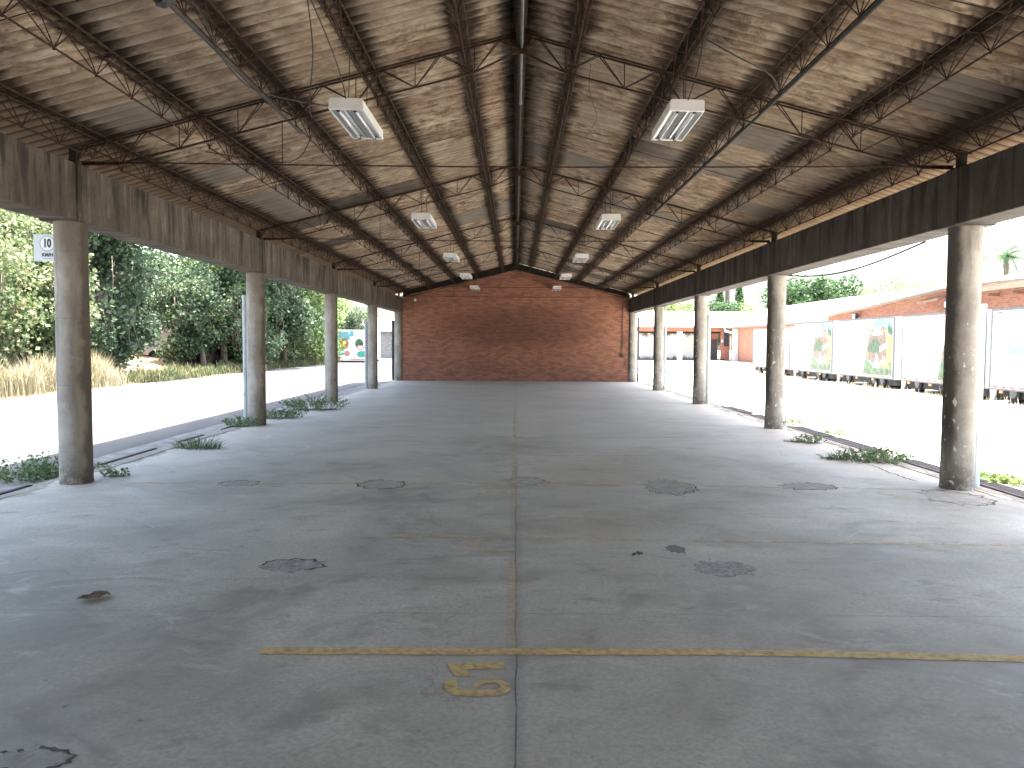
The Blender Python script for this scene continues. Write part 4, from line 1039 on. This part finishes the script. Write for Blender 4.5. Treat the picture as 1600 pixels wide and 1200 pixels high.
trailer(41.3, 36.35, 14.95, 2.86, 2.65, 0, 'white box trailer with the smaller plant picture, next to the plain one')
trailer(48.4, 42.0, 14.95, 2.70, 0, 0, 'plain white box trailer at the far end of the row')

# painted trailer end at the far left
root = tag(empty('painted_trailer', (-14.2, 66, -.1)), 'trailer with colourful fruit artwork on its end, at the far end of the road', 'trailer')
b = B(); b.box(-1.35, 1.35, 0, 7, .15, 2.8); b.make('body', M['white_paint'], root, bevel=.02)
b = B(); lay = 0
def q(k, pts):
    global lay
    b.k = k; lay += .002; b.poly([(-1.3+2.6*u, -.004-lay, .3+2.4*v) for u, v in pts])
q(0, [(0, 0), (1, 0), (1, 1), (0, 1)])
ell = lambda cx, cy, rx, ry: [(cx+rx*math.cos(a*PI/8), cy+ry*math.sin(a*PI/8)) for a in range(16)]
q(1, [(0, .55), (.12, .95), (.45, 1), (.5, .7)]); q(2, ell(.28, .55, .18, .20)); q(3, ell(.16, .25, .18, .12)); q(4, ell(.40, .2, .10, .10)); q(1, [(.46, .8), (.5, 1), (.62, 1), (.62, .82)])
q(5, ell(.80, .55, .14, .18)); q(3, ell(.88, .18, .16, .12)); q(4, ell(.84, .42, .13, .09)); q(0, ell(.84, .42, .08, .05)); q(2, ell(.1, .05, .1, .05)); q(4, [(.5, -.03), (1, -.03), (1, .01), (.5, .01)])
b.make('artwork', [M[k] for k in ('sign_white', 'aqua', 'orange_p', 'teal_p', 'pink_p', 'green_p')], root, fix=False)
b = B(); b.box(-1.3, 1.3, .1, 6.9, -.0, .14); b.make('chassis', M['chassis'], root)
wheel(root, -1.3, 1.2, .3, .3); wheel(root, 1.08, 1.2, .3, .3)

# white truck seen through the trees
root = tag(empty('white_truck', (-22.6, 46.2, .55)), 'white truck cab glimpsed through the gap in the trees', 'truck'); root.rotation_euler.z = .1
b = B(); b.prism([(0, 0, .35), (0, 0, 1.35), (.15, 0, 2.3), (1.9, 0, 2.35), (1.9, 0, .35)], (0, 2.0, 0)); cab = b.make('cab', M['white_paint'], root, bevel=.05)
b = B(); b.prism([(.35, -.012, 1.35), (.42, -.012, 2.1), (1.2, -.012, 2.1), (1.2, -.012, 1.35)], (0, .01, 0)); b.make('window', M['glass'], root)
b = B(); b.box(1.95, 5.5, -.05, 2.05, .6, 1.5); b.make('cargo_bed', M['white_paint'], root, bevel=.02)
for x in (.9, 4.4):
    b = B(); b.tube([(x, -.08, .1), (x, .16, .1)], .45, 20); t = b.make('wheel', M['tyre'], root); b = B(); b.tube([(x, -.09, .1), (x, -.06, .1)], .24, 16); b.make('rim', M['rim'], t)

# ------------------------------------------------------------------ pale house at the far left
root = tag(empty('pale_house', (-15.2, 86, -.1)), 'pale plastered house with a grey roof at the far end of the road', 'house')
b = B(); b.box(-2.5, 5, 0, 8, 0, 3.0); b.make('wall', M['gutter'], root)
b = B(); b.prism([(-2.9, -.4, 3.0), (5.4, -.4, 3.0), (4.6, 3, 4.6), (-1.8, 3, 4.6)], (0, 5.4, 0)); b.make('roof', M['house_roof'], root)
for x in (-1.2, 1.4):
    b = B(); b.box(x, x+1.0, -.05, -.002, 1.4, 2.2); w = b.make('window', M['glass'], root); b = B()
    b.box(x-.08, x+1.08, -.07, -.003, 2.2, 2.3); b.box(x-.08, x+1.08, -.1, -.003, 1.3, 1.4); b.make('frame', M['concrete_light'], w)
b = B(); b.box(3.0, 3.9, -.04, -.002, 0, 2.1); b.make('door', M['conduit'], root)

# ------------------------------------------------------------------ far low building (faces us, Y = 84)
FY = 84
root = tag(empty('far_building', (0, FY, -.1)), 'long low building with white pillars, open bays and a pale roof across the yard', 'building')
X0, X1 = 11.4, 25.6
b = B(); b.prism([(X0, -.6, 3.62), (30.5, -.6, 3.62), (30.5, 5.5, 5.45), (X0, 5.5, 5.45)], (0, 0, .12)); b.prism([(X0, 5.5, 5.45), (30.5, 5.5, 5.45), (30.5, 11, 3.8), (X0, 11, 3.8)], (0, 0, .12)); b.make('roof', M['roof_white'], root)
b = B(); b.box(X0, 22.4, -.12, .12, 3.15, 3.6); b.make('eave_beam', M['brick_far'], root)
b = B(); b.box(X0, 22.4, .15, .3, 2.95, 3.14); b.make('lintel', M['black'], root)
for x in (13.0, 17.9, 21.9-4.4+5.3):
    if x < 22.5: b = B(); b.box(x-.28, x+.28, -.2, .2, 0, 3.15); b.make('pillar', M['concrete_light'], root, bevel=.02)
b = B(); b.box(X0, 22.8, -.15, .15, 0, .18); b.make('plinth', M['conduit'], root)
b = B(); b.box(X0, 21.4, 3.5, 3.7, .0, 3.2); b.make('inner_wall', M['stained'], root)
b = B(); b.box(21.5, 22.3, 1.2, 1.3, 0, 2.3); b.make('door', M['door'], root)
b = B(); b.box(22.4, 23.38, .0, .25, 0, 3.6); b.box(21.4, 22.45, 1.35, 1.6, 0, 3.6); b.make('brick_wall', M['brick_far'], root)
b = B(); b.box(22.75, 23.2, -.06, -.002, 1.6, 3.0); w = b.make('window', M['glass'], root)
b = B()
for z in (1.55, 2.05, 2.52, 3.0): b.box(22.7, 23.25, -.09, -.061, z, z+.05)
for x in (22.7, 22.96, 23.2): b.box(x, x+.05, -.115, -.092, 1.55, 3.05)
b.make('frame', M['conduit'], w)
b = B(); b.tube([(22.6, -.62, 3.6), (22.7, -.62, 3.2), (23.2, -2.3, 2.95), (23.2, -2.3, 2.7), (23.2, -2.3, 0)], .11, 10); b.make('downpipe', M['white_enamel'], root)
b = B(); b.box(22.9, 23.36, -3.3, -2.7, 0, 3.4); b.make('pillar', M['concrete_light'], root)
b = B(); b.box(22.45, 22.62, -.05, -.002, 2.0, 2.25); b.make('notice', M['sign_white'], root)

# ------------------------------------------------------------------ brick warehouse on the right
root = tag(empty('brick_warehouse', (0, 0, -.1)), 'long brick warehouse with a pale roof behind the parked trailers', 'warehouse')
XE = 19.4
prof = [(14, XE-.5, 4.25), (26, XE-.5, 4.30), (33.5, XE-.5, 4.42), (38, XE-.5, 4.15), (43, XE-.5, 3.85), (48, XE-.5, 3.60), (50.5, 22.9, 3.62), (66, 22.9, 3.66), (84, 22.9, 3.70)]
b = B()
for (yy, ex, ez) in prof:
    b.v += [(ex, yy, ez), (26.5, yy, 5.55), (33.5, yy, ez)]
for i in range(len(prof)-1):
    for j in range(2): a = i*3+j; b.face((a, a+1, a+4, a+3))
rf = b.make('roof', M['roof_white'], root); sm = rf.modifiers.new('t', 'SOLIDIFY'); sm.thickness = .1
b = B(); P = [(XE, y, z-.12) for y, x_, z in prof if 24 <= y <= 48]
b.prism([(XE, 26, 0)]+[(XE, 48, 0)]+list(reversed(P)), (.25, 0, 0)); b.make('brick_wall', M['brick_y'], root)
b = B(); b.box(23.4, 23.6, 48, 83.5, 0, 3.5); b.make('side_wall', M['brick_y'], root)
b = B(); b.box(22.95, 23.35, 50, 84, 3.42, 3.56); b.make('soffit', M['wood'], root)
b = B(); b.box(XE+3.0, XE+3.25, 14, 26, 0, 3.6); b.make('set_back_wall', M['brick_y'], root)
b = B(); b.box(XE-.05, XE+.15, 14, 26, 3.45, 3.8); b.make('header_beam', M['black'], root)
b = B(); b.prism([(XE-.62, 14, 3.92), (XE-.52, 14, 4.2), (XE-.5, 14, 3.9)], (0, 19, 0)); b.make('fascia', M['wood'], root)
b = B()
for i in range(14): y = 14.5+1.5*i; b.box(XE-.45, XE+.0, y, y+.08, 3.72+.01*i*0, 3.84)
b.make('rafter_ends', M['wood'], root)
for y in (20.5, 26):
    b = B(); b.box(XE-.1, XE+.2, y-.15, y+.15, 0, 3.4); b.make('pillar', M['concrete_light'], root)
b = B(); b.prism([(XE-.5, 34.6, 3.75), (XE-.5, 36.6, 3.68), (XE-.02, 36.6, 3.85), (XE-.02, 34.6, 3.95)], (0, 0, .08)); b.make('brick_red_canopy', M['wood'], root)
for y, z in ((34.2, 3.55), (43.5, 3.35)):
    b = B(); b.box(XE-.35, XE-.2, y-.22, y+.22, z-.18, z+.18); t = b.make('floodlight', M['conduit'], root); b = B(); b.box(XE-.362, XE-.352, y-.15, y+.15, z-.12, z+.12); b.make('lens', M['white_enamel'], t)
    b = B(); b.tube([(XE-.2, y, z), (XE, y, z+.05)], .03, 6); b.make('arm', M['conduit'], t)

# ------------------------------------------------------------------ white towers and hill
for i, (xa, xb, zt_, lb) in enumerate([(69.3, 77.2, 21.5, 'wide pale tower block with a flat brown rimmed roof far behind the trees'), (64.0, 67.8, 20.5, 'narrow pale tower block left of the wide one')]):
    w_ = xb-xa; root = tag(empty('tower_block', ((xa+xb)/2, 250, -.1)), lb, 'tower block', 'pale tower blocks behind the trees')
    b = B(); b.box(-w_/2, w_/2, 0, 12, 0, zt_); b.make('wall', M['plaster'], root)
    b = B(); b.box(-w_/2-.3, w_/2+.3, -.3, 12.3, zt_, zt_+.5); b.make('roof', M['rim_brown'], root)
    for fl in range(7):
        for k in range(2 if w_ > 5 else 1):
            x = -w_/2+w_*(k+1)/(3 if w_ > 5 else 2); z = 1.6+fl*2.8
            b = B(); b.box(x-.7, x+.7, -.06, -.003, z, z+1.2); b.make('window', M['concrete_light'], root)
b = B(); n = 60; rh = random.Random(3)
for i in range(n+1):
    x = 150+1300*i/n; h = 20+135*math.exp(-((x-560)/260)**2)+90*math.exp(-((x-1150)/300)**2)+rh.uniform(-5, 5)
    b.v += [(x, 1350, -2), (x, 1480, h), (x, 1499, h*.9)]
for i in range(n):
    for j in range(2): a = i*3+j; b.face((a, a+3, a+4, a+1))
struct(b.make('hill', M['hill'], smooth=True))

# ------------------------------------------------------------------ light
w = bpy.data.worlds.new('World'); sc.world = w; w.use_nodes = True; nt = w.node_tree
SUN = Vector((.19, .05, 1)).normalized()
el = math.asin(SUN.z); az = math.atan2(SUN.x, SUN.y)
sky = nt.nodes.new('ShaderNodeTexSky'); sky.sky_type = 'NISHITA'; sky.sun_disc = False; sky.sun_elevation = el; sky.sun_rotation = az
sky.air_density = 1.2; sky.dust_density = 5.0; sky.ozone_density = .4
bg = nt.nodes['Background']; nt.links.new(sky.outputs[0], bg.inputs[0]); bg.inputs[1].default_value = .15
L = bpy.data.lights.new('sun', 'SUN'); L.energy = 4.5; L.angle = math.radians(.5); L.color = (1, .95, .87)
so = bpy.data.objects.new('sun', L); col.objects.link(so); so.rotation_euler = SUN.to_track_quat('Z', 'Y').to_euler(); so.location = (0, 0, 30)
sc.view_settings.view_transform = 'Standard'; sc.view_settings.look = 'None'; sc.view_settings.gamma = 1; sc.view_settings.exposure = 3.0
sc.render.engine = 'CYCLES'
cy = sc.cycles; cy.max_bounces = 12; cy.diffuse_bounces = 8; cy.glossy_bounces = 4; cy.transparent_max_bounces = 12; cy.sample_clamp_indirect = 6
cy.use_denoising = True
